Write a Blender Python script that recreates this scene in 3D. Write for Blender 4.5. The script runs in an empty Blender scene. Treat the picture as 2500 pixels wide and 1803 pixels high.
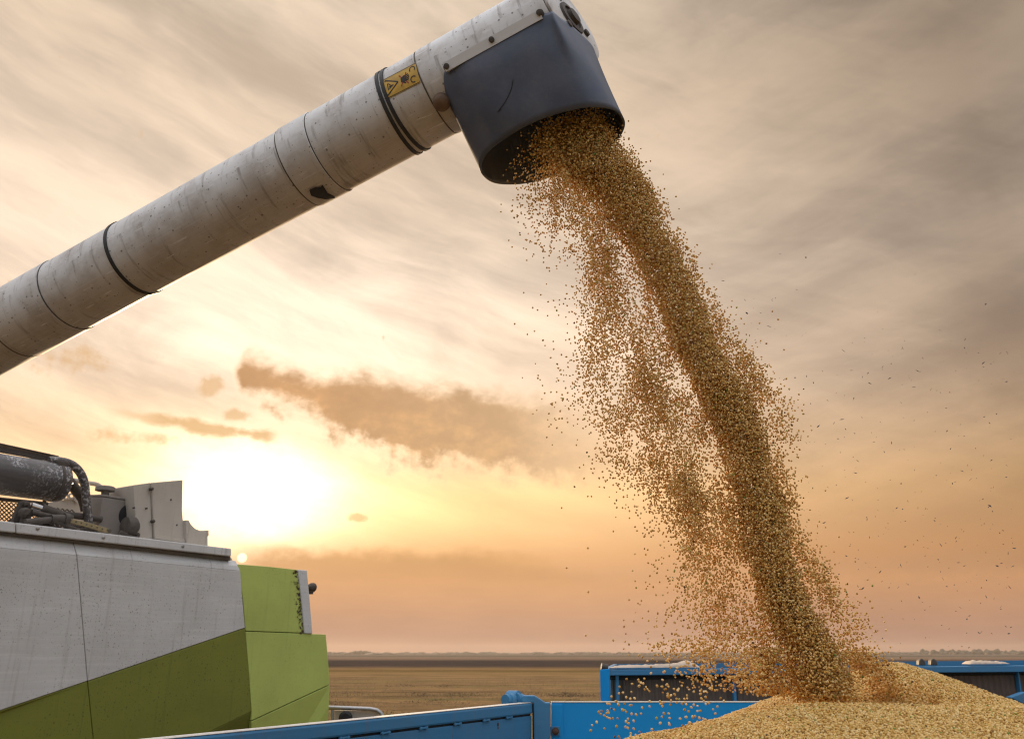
import bpy, bmesh, math, random
from mathutils import Vector, Matrix, noise
random.seed(7)
R_ = math.radians
C = bpy.context.scene.collection
SC = bpy.context.scene

# ------------------------------------------------------------------ camera
F_PX = 2083.3                      # focal length for a frame 2500 px wide (30 mm on 36 mm)
PITCH = math.atan(691 / F_PX)
CAM = Vector((0, 0, 2.5))
cam = bpy.data.cameras.new('camera'); co = bpy.data.objects.new('camera', cam); C.objects.link(co)
cam.lens = 30; cam.sensor_width = 36; cam.clip_end = 20000; cam.clip_start = 0.05
co.location = CAM; co.rotation_euler = (math.pi / 2 + PITCH, 0, 0)
cam.dof.use_dof = True; cam.dof.focus_distance = 3.1; cam.dof.aperture_fstop = 7.0
SC.camera = co
SC.cycles.filter_width = 1.15
SC.render.resolution_x = 1024; SC.render.resolution_y = 738

def ray(px, py):
    a = (px - 1250) / F_PX; b = (901.5 - py) / F_PX
    c, s = math.cos(PITCH), math.sin(PITCH)
    return Vector((a, c - b * s, s + b * c))
def at(px, py, Y):
    r = ray(px, py); return CAM + r * (Y / r.y)
def atz(px, py, z):
    r = ray(px, py); return CAM + r * ((z - CAM.z) / r.z)
V = 1.10229                        # the overview picture was 2268 px wide

# ------------------------------------------------------------------ light
SUN_AZ, SUN_EL = R_(-16.8), R_(8.5)
sl = bpy.data.lights.new('sun', 'SUN'); so = bpy.data.objects.new('sun', sl); C.objects.link(so)
sl.energy = 5.0; sl.angle = R_(0.5); sl.color = (1.0, 0.72, 0.42)
sd = Vector((math.sin(SUN_AZ) * math.cos(SUN_EL), math.cos(SUN_AZ) * math.cos(SUN_EL), math.sin(SUN_EL)))
so.rotation_euler = sd.to_track_quat('Z', 'Y').to_euler(); so.location = (-10, 30, 12)
SC.view_settings.view_transform = 'Standard'; SC.view_settings.look = 'None'
SC.view_settings.exposure = 0.0; SC.view_settings.gamma = 1.0; SC.view_settings.use_curve_mapping = False

def lin(r, g, b, k=1.0):
    f = lambda c: (c / 12.92 if c <= 0.04045 else ((c + 0.055) / 1.055) ** 2.4)
    return (f(r / 255) * k, f(g / 255) * k, f(b / 255) * k, 1)

# ---- tiny node-expression helper
class E:
    nt = None
    def __init__(s, sock): s.s = sock
    def __add__(a, b): return m_('ADD', a, b)
    __radd__ = __add__
    def __sub__(a, b): return m_('SUBTRACT', a, b)
    def __rsub__(a, b): return m_('SUBTRACT', b, a)
    def __mul__(a, b): return m_('MULTIPLY', a, b)
    __rmul__ = __mul__
    def __truediv__(a, b): return m_('DIVIDE', a, b)
def plug(inp, v):
    if isinstance(v, E): E.nt.links.new(v.s, inp)
    else: inp.default_value = v
def m_(op, *a):
    n = E.nt.nodes.new('ShaderNodeMath'); n.operation = op
    for i, v in enumerate(a): plug(n.inputs[i], v)
    return E(n.outputs[0])
def step_(v, lo, hi, a=0.0, b=1.0):
    n = E.nt.nodes.new('ShaderNodeMapRange'); n.interpolation_type = 'SMOOTHSTEP'
    plug(n.inputs[0], v); plug(n.inputs[1], lo); plug(n.inputs[2], hi); plug(n.inputs[3], a); plug(n.inputs[4], b)
    return E(n.outputs[0])
def ramp_(v, stops, mode='LINEAR', lo=0.0, hi=1.0):
    n = E.nt.nodes.new('ShaderNodeValToRGB'); cr = n.color_ramp; cr.interpolation = mode
    while len(cr.elements) < len(stops): cr.elements.new(0.5)
    for e, (p, c) in zip(cr.elements, stops):
        e.position = (p - lo) / (hi - lo); e.color = c if len(c) == 4 else (*c, 1)
    plug(n.inputs[0], (v - lo) / (hi - lo) if (lo, hi) != (0.0, 1.0) else v)
    return E(n.outputs[0])
def vec_(x, y, z):
    n = E.nt.nodes.new('ShaderNodeCombineXYZ')
    for i, v in enumerate((x, y, z)): plug(n.inputs[i], v)
    return E(n.outputs[0])
def sep_(v):
    n = E.nt.nodes.new('ShaderNodeSeparateXYZ'); plug(n.inputs[0], v); return [E(o) for o in n.outputs]
def noise_(v, scale, detail=5, rough=0.55, dist=0.0, out=0):
    n = E.nt.nodes.new('ShaderNodeTexNoise'); plug(n.inputs['Vector'], v); n.inputs['Scale'].default_value = scale
    n.inputs['Detail'].default_value = detail; n.inputs['Roughness'].default_value = rough; n.inputs['Distortion'].default_value = dist
    return E(n.outputs[out])
def voro_(v, scale):
    n = E.nt.nodes.new('ShaderNodeTexVoronoi'); plug(n.inputs['Vector'], v); n.inputs['Scale'].default_value = scale
    return E(n.outputs['Distance']), E(n.outputs['Color'])
def mix_(f, a, b, mode='MIX'):
    n = E.nt.nodes.new('ShaderNodeMix'); n.data_type = 'RGBA'; n.blend_type = mode; n.clamp_result = False
    plug(n.inputs[0], f); plug(n.inputs[6], a); plug(n.inputs[7], b); return E(n.outputs[2])
def scalec_(c, k): return mix_(1.0, c, vec_(k, k, k), 'MULTIPLY')
def coord_(kind):
    n = E.nt.nodes.new('ShaderNodeTexCoord'); return E(n.outputs[kind])
def mapv_(v, sc=(1, 1, 1), rot=(0, 0, 0), loc=(0, 0, 0)):
    n = E.nt.nodes.new('ShaderNodeMapping'); plug(n.inputs[0], v)
    n.inputs['Scale'].default_value = sc; n.inputs['Rotation'].default_value = rot; n.inputs['Location'].default_value = loc
    return E(n.outputs[0])

# ------------------------------------------------------------------ sky
W = bpy.data.worlds.new('World'); SC.world = W; W.use_nodes = True
E.nt = W.node_tree
for n in list(E.nt.nodes): E.nt.nodes.remove(n)
SKY_STRENGTH = 0.1
ny = E.nt.nodes.new('ShaderNodeTexSky'); ny.sky_type = 'NISHITA'; ny.sun_disc = False
ny.sun_elevation = SUN_EL; ny.sun_rotation = SUN_AZ; ny.dust_density = 1.5
d = coord_('Generated'); dx, dy, dz = sep_(d)
A = m_('ARCTAN2', dx, dy) * 57.2958
EL = m_('ARCSINE', dz) * 57.2958
AE = vec_(A, EL, 0.0)
base = ramp_(EL, [(0, lin(180, 142, 122)), (2.5, lin(206, 158, 124)), (6, lin(229, 172, 120)), (10, lin(238, 192, 140)),
                  (16, lin(241, 211, 180)), (24, lin(236, 213, 189)), (36, lin(216, 194, 170)), (45, lin(214, 196, 176)), (62, (1.75, 1.75, 1.82, 1)), (90, (3.0, 3.05, 3.25, 1))], lo=0, hi=90)  # zenith above the view raised as unseen fill light
# brightness with azimuth: the cover thickens to the right of the sun
azk = ramp_(A, [(-180, (.42, .46, .54)), (-90, (.62, .64, .68)), (-40, (1.05, 1.05, 1.05)), (-8, (1.06, 1.05, 1.04)), (8, (.95, .94, .93)), (20, (.68, .665, .66)),
                (32, (.42, .405, .40)), (45, (.44, .45, .47)), (90, (.42, .45, .50)), (180, (.42, .46, .54))], lo=-180, hi=180)
lowr = step_(EL, 2, 20)
azk = mix_(lowr, mix_(0.45, azk, (1, 1, 1, 1)), azk)
azk = mix_(step_(EL, 44, 62), azk, (1, 1, 1, 1))
sky = mix_(1.0, base, azk, 'MULTIPLY')
# streaked high cloud
warp = noise_(mapv_(AE, (.05, .05, 1)), 1.0, 3, .5, 0, 1)
wx, wy, wz = sep_(warp)
Ax = A + (wx - .5) * 6; Ey = EL + (wy - .5) * 4
rot1 = 0.27
al = Ax * math.cos(rot1) - Ey * math.sin(rot1); ac = Ax * math.sin(rot1) + Ey * math.cos(rot1)
st1 = noise_(vec_(al * .028, ac * .21, 1.7), 1.0, 9, .62)
st2 = noise_(vec_(al * .018, ac * .085, 5.3), 1.0, 7, .6)
st3 = noise_(vec_(al * .09, ac * .26, 9.1), 1.0, 8, .6, .5)
rot2 = -0.22
al2 = Ax * math.cos(rot2) - Ey * math.sin(rot2); ac2 = Ax * math.sin(rot2) + Ey * math.cos(rot2)
st4 = noise_(vec_(al2 * .028, ac2 * .17, 3.1), 1.0, 8, .58)
rightside = step_(A, 2, 16)
stm = st1 * (1.0 - rightside) + st4 * rightside
cl = stm * .40 + st2 * .36 + st3 * .24
cdark = step_(cl, .52, .40)
clight = step_(cl, .47, .61)
hi = step_(EL, 5, 13)
sky = mix_(cdark * hi * .68, sky, mix_(1.0, sky, (.71, .695, .71, 1), 'MULTIPLY'))
sky = mix_(clight * hi * .9, sky, mix_(1.0, sky, (1.30, 1.28, 1.25, 1), 'MULTIPLY'))
def blob(a0, e0, wa, we):
    p = (A - a0) / wa; q = (EL - e0) / we
    return m_('EXPONENT', (p * p + q * q) * -1.0)
edge = noise_(vec_(A * .42, EL * .6, 7.7), 1.0, 9, .62)
ragged = noise_(vec_(A * .5, EL * .75, 2.0), 1.0, 6, .6)
def addc(s, f, col): return mix_(1.0, s, scalec_(E_rgb(col), f), 'ADD')
def E_rgb(col):
    n = E.nt.nodes.new('ShaderNodeRGB'); n.outputs[0].default_value = (*col[:3], 1); return E(n.outputs[0])
veil = m_('MAXIMUM', -.35 + stm * 2.0 + (st3 - .5) * 1.1, .12)
sky = addc(sky, blob(-14, 19.5, 17, 5.0) * veil * .30, (1.0, .93, .82))
sky = addc(sky, blob(-26, 11, 14, 4.5) * veil * .22, (1.0, .80, .54))
sky = addc(sky, blob(-9, 9.0, 13, 3.0) * (.35 + stm * 1.2) * .42, (1.0, .70, .26))
sky = addc(sky, blob(6, 9.5, 12, 3.4) * (.35 + stm * 1.2) * .16, (1.0, .70, .34))
sky = addc(sky, blob(-17.0, 10.3, 8.5, 4.6) * (.2 + stm * .9 + edge * .6) * .75, (1.0, .82, .50))
sky = addc(sky, blob(-17.2, 9.6, 4.6, 3.1) * (.0 + stm * .9 + edge * 1.2) * 1.0, (1.0, .92, .76))
# dark cloud bank right of the sun
ap = A + 17.0
ec = 16.9 - ap * .25 + ap * ap * .0045
hh = ramp_(A, [(-21, (.0,) * 3), (-19.6, (.0,) * 3), (-18.4, (.12,) * 3), (-14, (.14,) * 3), (-10, (.24,) * 3), (-4, (.27,) * 3), (4, (.25,) * 3), (10, (.22,) * 3), (13, (.2,) * 3)], lo=-21, hi=13) * 10.0 - step_(A, -18.2, -20) * 2.5
edgelow = noise_(vec_(A * .6, EL * .5, 3.3), 1.0, 7, .65)
off = EL - ec
rag = m_('MULTIPLY', step_(off, .5, -2.0), (edgelow - .5) * 4.5) + (edge - .5) * 3.0 + (stm - .5) * 1.0
bank = step_(m_('ABSOLUTE', off) - hh + rag, 1.15, -1.0) * step_(A, 9, -1, .12, 1.0)
bankcol = ramp_(A, [(-20, lin(205, 152, 100)), (-12, lin(206, 157, 108)), (-4, lin(208, 165, 120)), (6, lin(214, 176, 134)), (16, lin(218, 180, 140))], lo=-20, hi=16)
bankcol = mix_(1.0, bankcol, ramp_(edge, [(.3, (.90, .90, .90)), (.5, (1, 1, 1)), (.72, (1.30, 1.26, 1.16))]), 'MULTIPLY')
rimb = bank * (1.0 - bank) * step_(A, 8, -16) * .9
sky = mix_(bank * .92, sky, bankcol)
sky = addc(sky, rimb, (1.0, .88, .66))
# thin wisps and the low layer
w1 = step_(m_('ABSOLUTE', EL - 13.6 + (A + 20) * .07) + (edge - .5) * 1.3, .55, .1) * step_(A, -27, -22) * step_(A, -15.4, -16.6)
sky = mix_(w1 * .75, sky, lin(222, 172, 108))
for (a0, e0, wa, we) in ((-28.5, 16.8, 3.4, 1.3), (-20.2, 16.2, 1.2, .9), (-18.6, 14.6, 1.1, .5), (-10.2, 8.4, .9, .35), (-24, 12.6, 3, .6)):
    bl = step_(blob(a0, e0, wa, we) + (edgelow - .5) * 2.2 + (edge - .5) * 1.2, .45, 1.05)
    sky = mix_(bl * .62, sky, lin(226, 176, 116))
lowtop = 6.35 - step_(A, -2, 6) * 1.6 + (edge - .5) * 2.0 + (ragged - .5) * 1.2
low = step_(EL - lowtop, .6, -.9) * step_(A, -19, -15.5)
lowcol = ramp_(EL, [(0, lin(180, 142, 123)), (2, lin(202, 155, 123)), (4.2, lin(223, 168, 119)), (6.5, lin(224, 171, 112)), (8, lin(226, 178, 118))], lo=0, hi=8)
lowcol = mix_(1.0, lowcol, mix_(step_(A, 4, 34), (1, 1, 1, 1), (.80, .78, .80, 1)), 'MULTIPLY')
lowcol = mix_(1.0, lowcol, ramp_(noise_(vec_(A * .12, EL * .5, 4.4), 1.0, 6, .55), [(.3, (.93, .92, .92)), (.7, (1.07, 1.06, 1.03))]), 'MULTIPLY')
sky = mix_(low * .9, sky, lowcol)
# the disc of the sun just clear of the low layer
sky = addc(sky, step_(m_('SQRT', (A + 17.25) * (A + 17.25) + (EL - 5.65) * (EL - 5.65)), .34, .22), (1.0, .85, .5))
# front is overcast with lit cloud, behind the camera an unseen fill sky takes over
cover = step_(dy, -.15, .40, 0.0, 1.0)
below = step_(dz, -.004, -.03)
sky = mix_(below, sky, lin(150, 120, 95))
# unseen bright cloud added behind the camera as fill light
bk = noise_(vec_(dx * 2.2, dy * 2.2, dz * 4.0), 1.0, 6, .55)
back_fill = mix_(step_(bk, .34, .60), mix_(1.0, E(ny.outputs[0]), (3.4, 3.4, 3.4, 1), 'MULTIPLY'), (10.5, 10.0, 9.6, 1))
back_fill = mix_(1.0, back_fill, ramp_(EL, [(0, (.44, .44, .46)), (25, (.66, .66, .69)), (60, (2.1, 2.1, 2.16))], lo=0, hi=60), 'MULTIPLY')
back_fill = mix_(below, back_fill, (1.6, 1.2, .8, 1))
final = mix_(cover, back_fill, scalec_(sky, 1.0 / SKY_STRENGTH))
bg = E.nt.nodes.new('ShaderNodeBackground'); E.nt.links.new(final.s, bg.inputs[0]); bg.inputs[1].default_value = SKY_STRENGTH
wo = E.nt.nodes.new('ShaderNodeOutputWorld'); E.nt.links.new(bg.outputs[0], wo.inputs[0])

# ------------------------------------------------------------------ materials
def new_mat(name):
    m = bpy.data.materials.new(name); m.use_nodes = True; E.nt = m.node_tree
    return m, m.node_tree.nodes['Principled BSDF']
def simple(name, col, rough=.5, metal=0.0, var=.12, scale=14.0, bump=0.0):
    m, b = new_mat(name); o = coord_('Object')
    n = noise_(o, scale, 6, .6)
    k = ramp_(n, [(.25, (1 - var,) * 3), (.75, (1 + var,) * 3)])
    plug(b.inputs['Base Color'], mix_(1.0, col, k, 'MULTIPLY'))
    plug(b.inputs['Roughness'], ramp_(n, [(.3, (rough * .85,) * 3), (.7, (min(1, rough * 1.15),) * 3)])); b.inputs['Metallic'].default_value = metal
    if bump:
        bp = E.nt.nodes.new('ShaderNodeBump'); bp.inputs['Strength'].default_value = bump; bp.inputs['Distance'].default_value = .01
        plug(bp.inputs['Height'], n); E.nt.links.new(bp.outputs[0], b.inputs['Normal'])
    return m
def paint(name, col, dirt, rough=.42, speck=.5, streak=.35, scratch=.25, spx=26, rot=(0, 0, 0), chips=None):
    """weathered paint: mud specks, rain streaks, cloudy film, fine scratches, chips"""
    m, b = new_mat(name); o = mapv_(coord_('Object'), rot=rot); x, y, z = sep_(o)
    h = x * .55 + y * .83
    film = noise_(o, 1.3, 5, .6)
    c = mix_(ramp_(film, [(.38, (0, 0, 0)), (.72, (.42, .42, .42))]), col, mix_(.5, col, dirt))
    fine = noise_(vec_(h * 1.2, h * .4, z * 42), 1.0, 5, .65)
    c = mix_(step_(fine, .44, .75) * scratch, c, mix_(1.0, c, (1.25, 1.25, 1.25, 1), 'MULTIPLY'))
    run = noise_(vec_(h * 13, h * 3, z * .55), 1.0, 5, .6)
    c = mix_(step_(run, .56, .76) * streak, c, dirt)
    mask = step_(noise_(o, 1.1, 4, .6, 0), .30, .60)
    for sc_, th, k in ((spx, .24, 1.0), (spx * 2.1, .27, .95), (spx * .55, .13, .9), (spx * 1.4, .2, .9)):
        dd, cc = voro_(mapv_(o, (1, 1, .85)), sc_)
        r, g, bb = sep_(cc)
        dot = step_(dd, th, th * .55) * step_(r, .42, .6) * m_('MULTIPLY', mask, speck * k)
        c = mix_(dot * .72, c, dirt)
    if chips is not None:
        ch = step_(noise_(o, 17, 6, .7), .66, .70) * step_(noise_(o, 2.2, 2, .5), .50, .62)
        c = mix_(ch * .9, c, chips)
    plug(b.inputs['Base Color'], c); b.inputs['Specular IOR Level'].default_value = .28
    plug(b.inputs['Roughness'], step_(film, .3, .75, rough * .8, min(1, rough * 1.5)))
    bp = E.nt.nodes.new('ShaderNodeBump'); bp.inputs['Strength'].default_value = .12; bp.inputs['Distance'].default_value = .02
    plug(bp.inputs['Height'], noise_(o, 2.0, 2, .5)); E.nt.links.new(bp.outputs[0], b.inputs['Normal'])
    return m
MUD = (.13, .095, .06, 1); MUDD = (.05, .037, .025, 1)
M = {}
M['grey'] = paint('weathered_white_paint', (.56, .55, .53, 1), MUD, .36, .8, .34, .5, 27)
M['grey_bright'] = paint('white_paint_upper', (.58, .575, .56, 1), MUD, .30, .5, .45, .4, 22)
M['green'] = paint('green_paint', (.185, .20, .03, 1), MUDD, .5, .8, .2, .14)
M['green_flare'] = paint('green_paint_flare_lit', (.46, .53, .13, 1), MUDD, .5, .3, .14, .1)  # same green paint, with the flare's brightness put into a paler copy
M['green_shade'] = paint('green_paint_shaded', (.14, .155, .022, 1), MUDD, .5, .45, .1, .08)  # same green paint again, shade of the bent-in panel put into the colour
M['deck'] = paint('dusty_cream_paint', (.50, .45, .385, 1), MUD, .6, .35, .25, .1)
M['blue'] = paint('worn_blue_paint', (.045, .20, .38, 1), (.13, .145, .16, 1), .44, .4, .55, .36, 22, chips=(.10, .05, .03, 1))
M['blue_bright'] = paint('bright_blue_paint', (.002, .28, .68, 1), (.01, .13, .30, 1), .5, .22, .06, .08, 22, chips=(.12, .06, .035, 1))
M['sunlit_top'] = paint('sunlit_rail_paint', (.66, .64, .60, 1), (.12, .055, .03, 1), .45, .6, .25, .2, 18, chips=(.16, .06, .03, 1))  # pale base paints grazing sunlight on the rail tops; rust chips are real
M['seam'] = simple('dirty_seam', (.10, .082, .06, 1), .8, 0, .4, 8)
M['tank'] = paint('dusty_grey_paint', (.255, .225, .20, 1), MUD, .6, .35, .25, .1)
M['dark'] = simple('black_gap', (.012, .012, .012, 1), .8)
M['rust'] = simple('rusty_steel', (.085, .045, .028, 1), .75, .2, .35, 60, .3)
M['iron'] = simple('dusty_dark_iron', (.085, .07, .058, 1), .7, .3, .35, 30, .2)
M['steel'] = simple('galvanised_steel', (.36, .35, .34, 1), .38, .8, .2, 20)
M['chrome'] = simple('chrome_rod', (.75, .75, .75, 1), .15, 1.0, .05, 20)
M['tyre'] = simple('tyre_rubber', (.02, .02, .02, 1), .85, 0, .3, 12, .2)
M['strap'] = simple('black_strap', (.022, .021, .02, 1), .6, 0, .3, 40)
M['inner_steel'] = simple('brown_sheet_steel', (.125, .09, .07, 1), .75, .1, .3, 9, .2)
M['tarp'] = simple('pale_tarpaulin', (.50, .40, .31, 1), .75, 0, .2, 7, .3)
M['perf'] = simple('dull_yellow_zinc', (.29, .23, .12, 1), .5, .4, .3, 30, .2)

def auger_mat():
    m, b = new_mat('weathered_auger_paint'); o = coord_('UV'); u, v, _ = sep_(o)   # u metres along the tube, v turn 0..1
    vv = v * 6.2832; p = vec_(u, m_('COSINE', vv) * .18, m_('SINE', vv) * .18)
    col = (.68, .675, .665, 1); grime = (.36, .305, .25, 1)
    cloud = noise_(p, 5.0, 7, .62)
    c = mix_(step_(cloud, .42, .70) * .62, col, grime)
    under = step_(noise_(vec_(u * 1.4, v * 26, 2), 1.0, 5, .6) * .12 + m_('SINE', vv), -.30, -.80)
    c = mix_(under * .5, c, (.38, .315, .25, 1))          # darker brown tone toward the underside
    fine = noise_(vec_(u * 2.2, v * 170, 0.0), 1.0, 5, .6)
    c = mix_(step_(fine, .5, .76) * .35, c, (.76, .76, .76, 1))
    rings = noise_(vec_(u * 26, v * 3.2, 1.0), 1.0, 5, .65)
    c = mix_(step_(rings, .53, .70) * .6, c, (.17, .14, .115, 1))
    for sc_, th in ((34, .19), (70, .2), (15, .1)):
        dd, cc = voro_(p, sc_); r, g, bb = sep_(cc)
        c = mix_(step_(dd, th, th * .5) * step_(r, .62, .75) * .75, c, (.085, .065, .05, 1))
    scr = noise_(mapv_(p, (9, 90, 30), (0, .5, .6)), 1.0, 3, .5)
    c = mix_(step_(scr, .66, .72) * .6, c, (.78, .77, .76, 1))
    plug(b.inputs['Base Color'], c); b.inputs['Metallic'].default_value = .12
    plug(b.inputs['Roughness'], step_(cloud, .3, .7, .5, .7))
    bp = E.nt.nodes.new('ShaderNodeBump'); bp.inputs['Strength'].default_value = .14; bp.inputs['Distance'].default_value = .01
    plug(bp.inputs['Height'], noise_(p, 7, 3, .5)); E.nt.links.new(bp.outputs[0], b.inputs['Normal'])
    return m
M['auger'] = auger_mat()

def rubber_mat():
    m, b = new_mat('slate_rubber'); o = coord_('Object')
    n = noise_(o, 6, 6, .6); f = noise_(mapv_(o, (30, 30, 140), (0, .5, 0)), 1.0, 4, .6)
    c = mix_(step_(n, .35, .7), (.066, .084, .130, 1), (.105, .120, .162, 1))
    c = mix_(step_(f, .5, .75) * .25, c, (.13, .13, .14, 1))
    c = mix_(step_(noise_(o, 16, 6, .7), .55, .72) * .45, c, (.16, .145, .13, 1))
    g = E.nt.nodes.new('ShaderNodeNewGeometry')
    plug(b.inputs['Base Color'], c); plug(b.inputs['Roughness'], step_(n, .3, .7, .46, .62))
    bp = E.nt.nodes.new('ShaderNodeBump'); bp.inputs['Strength'].default_value = .25; bp.inputs['Distance'].default_value = .01
    plug(bp.inputs['Height'], n); E.nt.links.new(bp.outputs[0], b.inputs['Normal'])
    return m
M['rubber'] = rubber_mat()

def muffler_mat():
    m, b = new_mat('flaking_muffler_paint'); o = coord_('Object')
    n = noise_(o, 2.2, 3, .5); f = noise_(o, 38, 6, .7); s = noise_(mapv_(o, (2, 2, 24)), 1.0, 4, .6)
    c = mix_(step_(s, .4, .7) * .5, (.075, .066, .062, 1), (.13, .115, .105, 1))
    c = mix_(step_(f, .50, .60) * step_(n, .38, .52) * .85, c, (.48, .46, .46, 1))
    plug(b.inputs['Base Color'], c); plug(b.inputs['Roughness'], step_(f, .4, .6, .38, .6)); b.inputs['Metallic'].default_value = .25
    return m
M['muffler'] = muffler_mat()

def bean_mat():
    m, b = new_mat('soybean_skin')
    oi = E.nt.nodes.new('ShaderNodeObjectInfo'); rnd = E(oi.outputs['Random'])
    c = ramp_(rnd, [(0, (.73, .46, .14)), (.18, (.80, .56, .22)), (.36, (.60, .35, .085)), (.54, (.86, .67, .32)), (.70, (.74, .50, .16)), (.86, (.46, .25, .06)),
                    (.972, (.45, .42, .09)), (.985, (.20, .30, .06)), (.990, (.16, .085, .035))], 'CONSTANT')
    o = coord_('Object')
    n = noise_(o, 90, 3, .5)
    c = mix_(1.0, c, ramp_(n, [(.3, (.86, .86, .84)), (.7, (1.08, 1.08, 1.08))]), 'MULTIPLY')
    plug(b.inputs['Base Color'], c); b.inputs['Roughness'].default_value = .58; b.inputs['Specular IOR Level'].default_value = .25
    tr = E.nt.nodes.new('ShaderNodeBsdfTranslucent'); plug(tr.inputs[0], mix_(1.0, c, (1.0, .50, .16, 1), 'MULTIPLY'))
    mx = E.nt.nodes.new('ShaderNodeMixShader'); mx.inputs[0].default_value = .17
    out = E.nt.nodes['Material Output']
    E.nt.links.new(b.outputs[0], mx.inputs[1]); E.nt.links.new(tr.outputs[0], mx.inputs[2]); E.nt.links.new(mx.outputs[0], out.inputs[0])
    return m
M['bean'] = bean_mat()
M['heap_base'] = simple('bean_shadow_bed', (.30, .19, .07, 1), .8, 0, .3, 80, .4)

# ------------------------------------------------------------------ mesh helpers
class MB:
    def __init__(s): s.v = []; s.f = []; s.mi = []; s.uv = {}
    def add(s, vs, fs, mi=0):
        o = len(s.v); s.v += [Vector(v) for v in vs]
        for f in fs: s.f.append(tuple(i + o for i in f)); s.mi.append(mi)
        return o
    def prism(s, pts, ext, mi=0):
        n = len(pts); ext = Vector(ext); pts = [Vector(p) for p in pts]
        vs = pts + [p + ext for p in pts]
        fs = [tuple(range(n)), tuple(range(2 * n - 1, n - 1, -1))] + [(i, i + n, (i + 1) % n + n, (i + 1) % n) for i in range(n)]
        s.add(vs, fs, mi)
    def box(s, c, x, y, z, mi=0):
        c, x, y, z = Vector(c), Vector(x) / 2, Vector(y) / 2, Vector(z) / 2
        s.prism([c - x - y - z, c + x - y - z, c + x + y - z, c - x + y - z], z * 2, mi)
    def tube(s, pts, r, n=12, mi=0, cap=True):
        pts = [Vector(p) for p in pts]; rs = r if isinstance(r, (list, tuple)) else [r] * len(pts)
        rings = []; up = None
        for i, p in enumerate(pts):
            t = (pts[min(i + 1, len(pts) - 1)] - pts[max(i - 1, 0)]).normalized()
            if up is None:
                up = Vector((0, 0, 1)) if abs(t.z) < .9 else Vector((1, 0, 0))
            a = (up - t * up.dot(t)).normalized(); b = t.cross(a); up = a
            rings.append([p + (a * math.cos(k * 2 * math.pi / n) + b * math.sin(k * 2 * math.pi / n)) * rs[i] for k in range(n)])
        vs = [v for r_ in rings for v in r_]; fs = []
        for i in range(len(pts) - 1):
            for k in range(n):
                k2 = (k + 1) % n; fs.append((i * n + k, i * n + k2, (i + 1) * n + k2, (i + 1) * n + k))
        if cap: fs.append(tuple(range(n - 1, -1, -1))); fs.append(tuple((len(pts) - 1) * n + k for k in range(n)))
        s.add(vs, fs, mi)
    def lathe(s, c, ax, prof, n=24, mi=0):          # prof = (distance along axis, radius)
        ax = Vector(ax).normalized()
        s.tube_raw([(Vector(c) + ax * p, r) for p, r in prof], ax, n, mi)
    def tube_raw(s, pr, ax, n, mi):
        up = Vector((0, 0, 1)) if abs(ax.z) < .9 else Vector((1, 0, 0))
        a = (up - ax * up.dot(ax)).normalized(); b = ax.cross(a); vs = []; fs = []
        for p, r in pr:
            vs += [p + (a * math.cos(k * 2 * math.pi / n) + b * math.sin(k * 2 * math.pi / n)) * max(r, 1e-4) for k in range(n)]
        for i in range(len(pr) - 1):
            for k in range(n):
                k2 = (k + 1) % n; fs.append((i * n + k, i * n + k2, (i + 1) * n + k2, (i + 1) * n + k))
        fs.append(tuple(range(n - 1, -1, -1))); fs.append(tuple((len(pr) - 1) * n + k for k in range(n)))
        s.add(vs, fs, mi)
    def build(s, name, mats, parent=None, smooth=None, bevel=0.0):
        base = world_loc(parent)
        me = bpy.data.meshes.new(name); me.from_pydata([v - base for v in s.v], [], s.f); me.update()
        bm = bmesh.new(); bm.from_mesh(me); bmesh.ops.recalc_face_normals(bm, faces=bm.faces); bm.to_mesh(me); bm.free()
        for m in (mats if isinstance(mats, (list, tuple)) else [mats]): me.materials.append(m)
        me.polygons.foreach_set('material_index', s.mi)
        o = bpy.data.objects.new(name, me); C.objects.link(o)
        if parent: o.parent = parent
        if smooth is not None:
            me.polygons.foreach_set('use_smooth', [True] * len(me.polygons))
            bm = bmesh.new(); bm.from_mesh(me)
            for e in bm.edges:
                if len(e.link_faces) == 2 and e.calc_face_angle(0) > R_(smooth): e.smooth = False
            bm.to_mesh(me); bm.free()
        if bevel:
            b = o.modifiers.new('bevel', 'BEVEL'); b.width = bevel; b.segments = 2; b.limit_method = 'ANGLE'; b.angle_limit = R_(30)
        return o
def world_loc(o):
    v = Vector((0, 0, 0))
    while o is not None: v = v + o.location; o = o.parent
    return v
def tag(o, label, cat, group=None, kind=None):
    o['label'] = label; o['category'] = cat
    if group: o['group'] = group
    if kind: o['kind'] = kind
    return o
def thing(name, label, cat, loc, group=None):
    o = bpy.data.objects.new(name, None); C.objects.link(o); o.location = loc; o.empty_display_size = .2
    return tag(o, label, cat, group)

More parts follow.
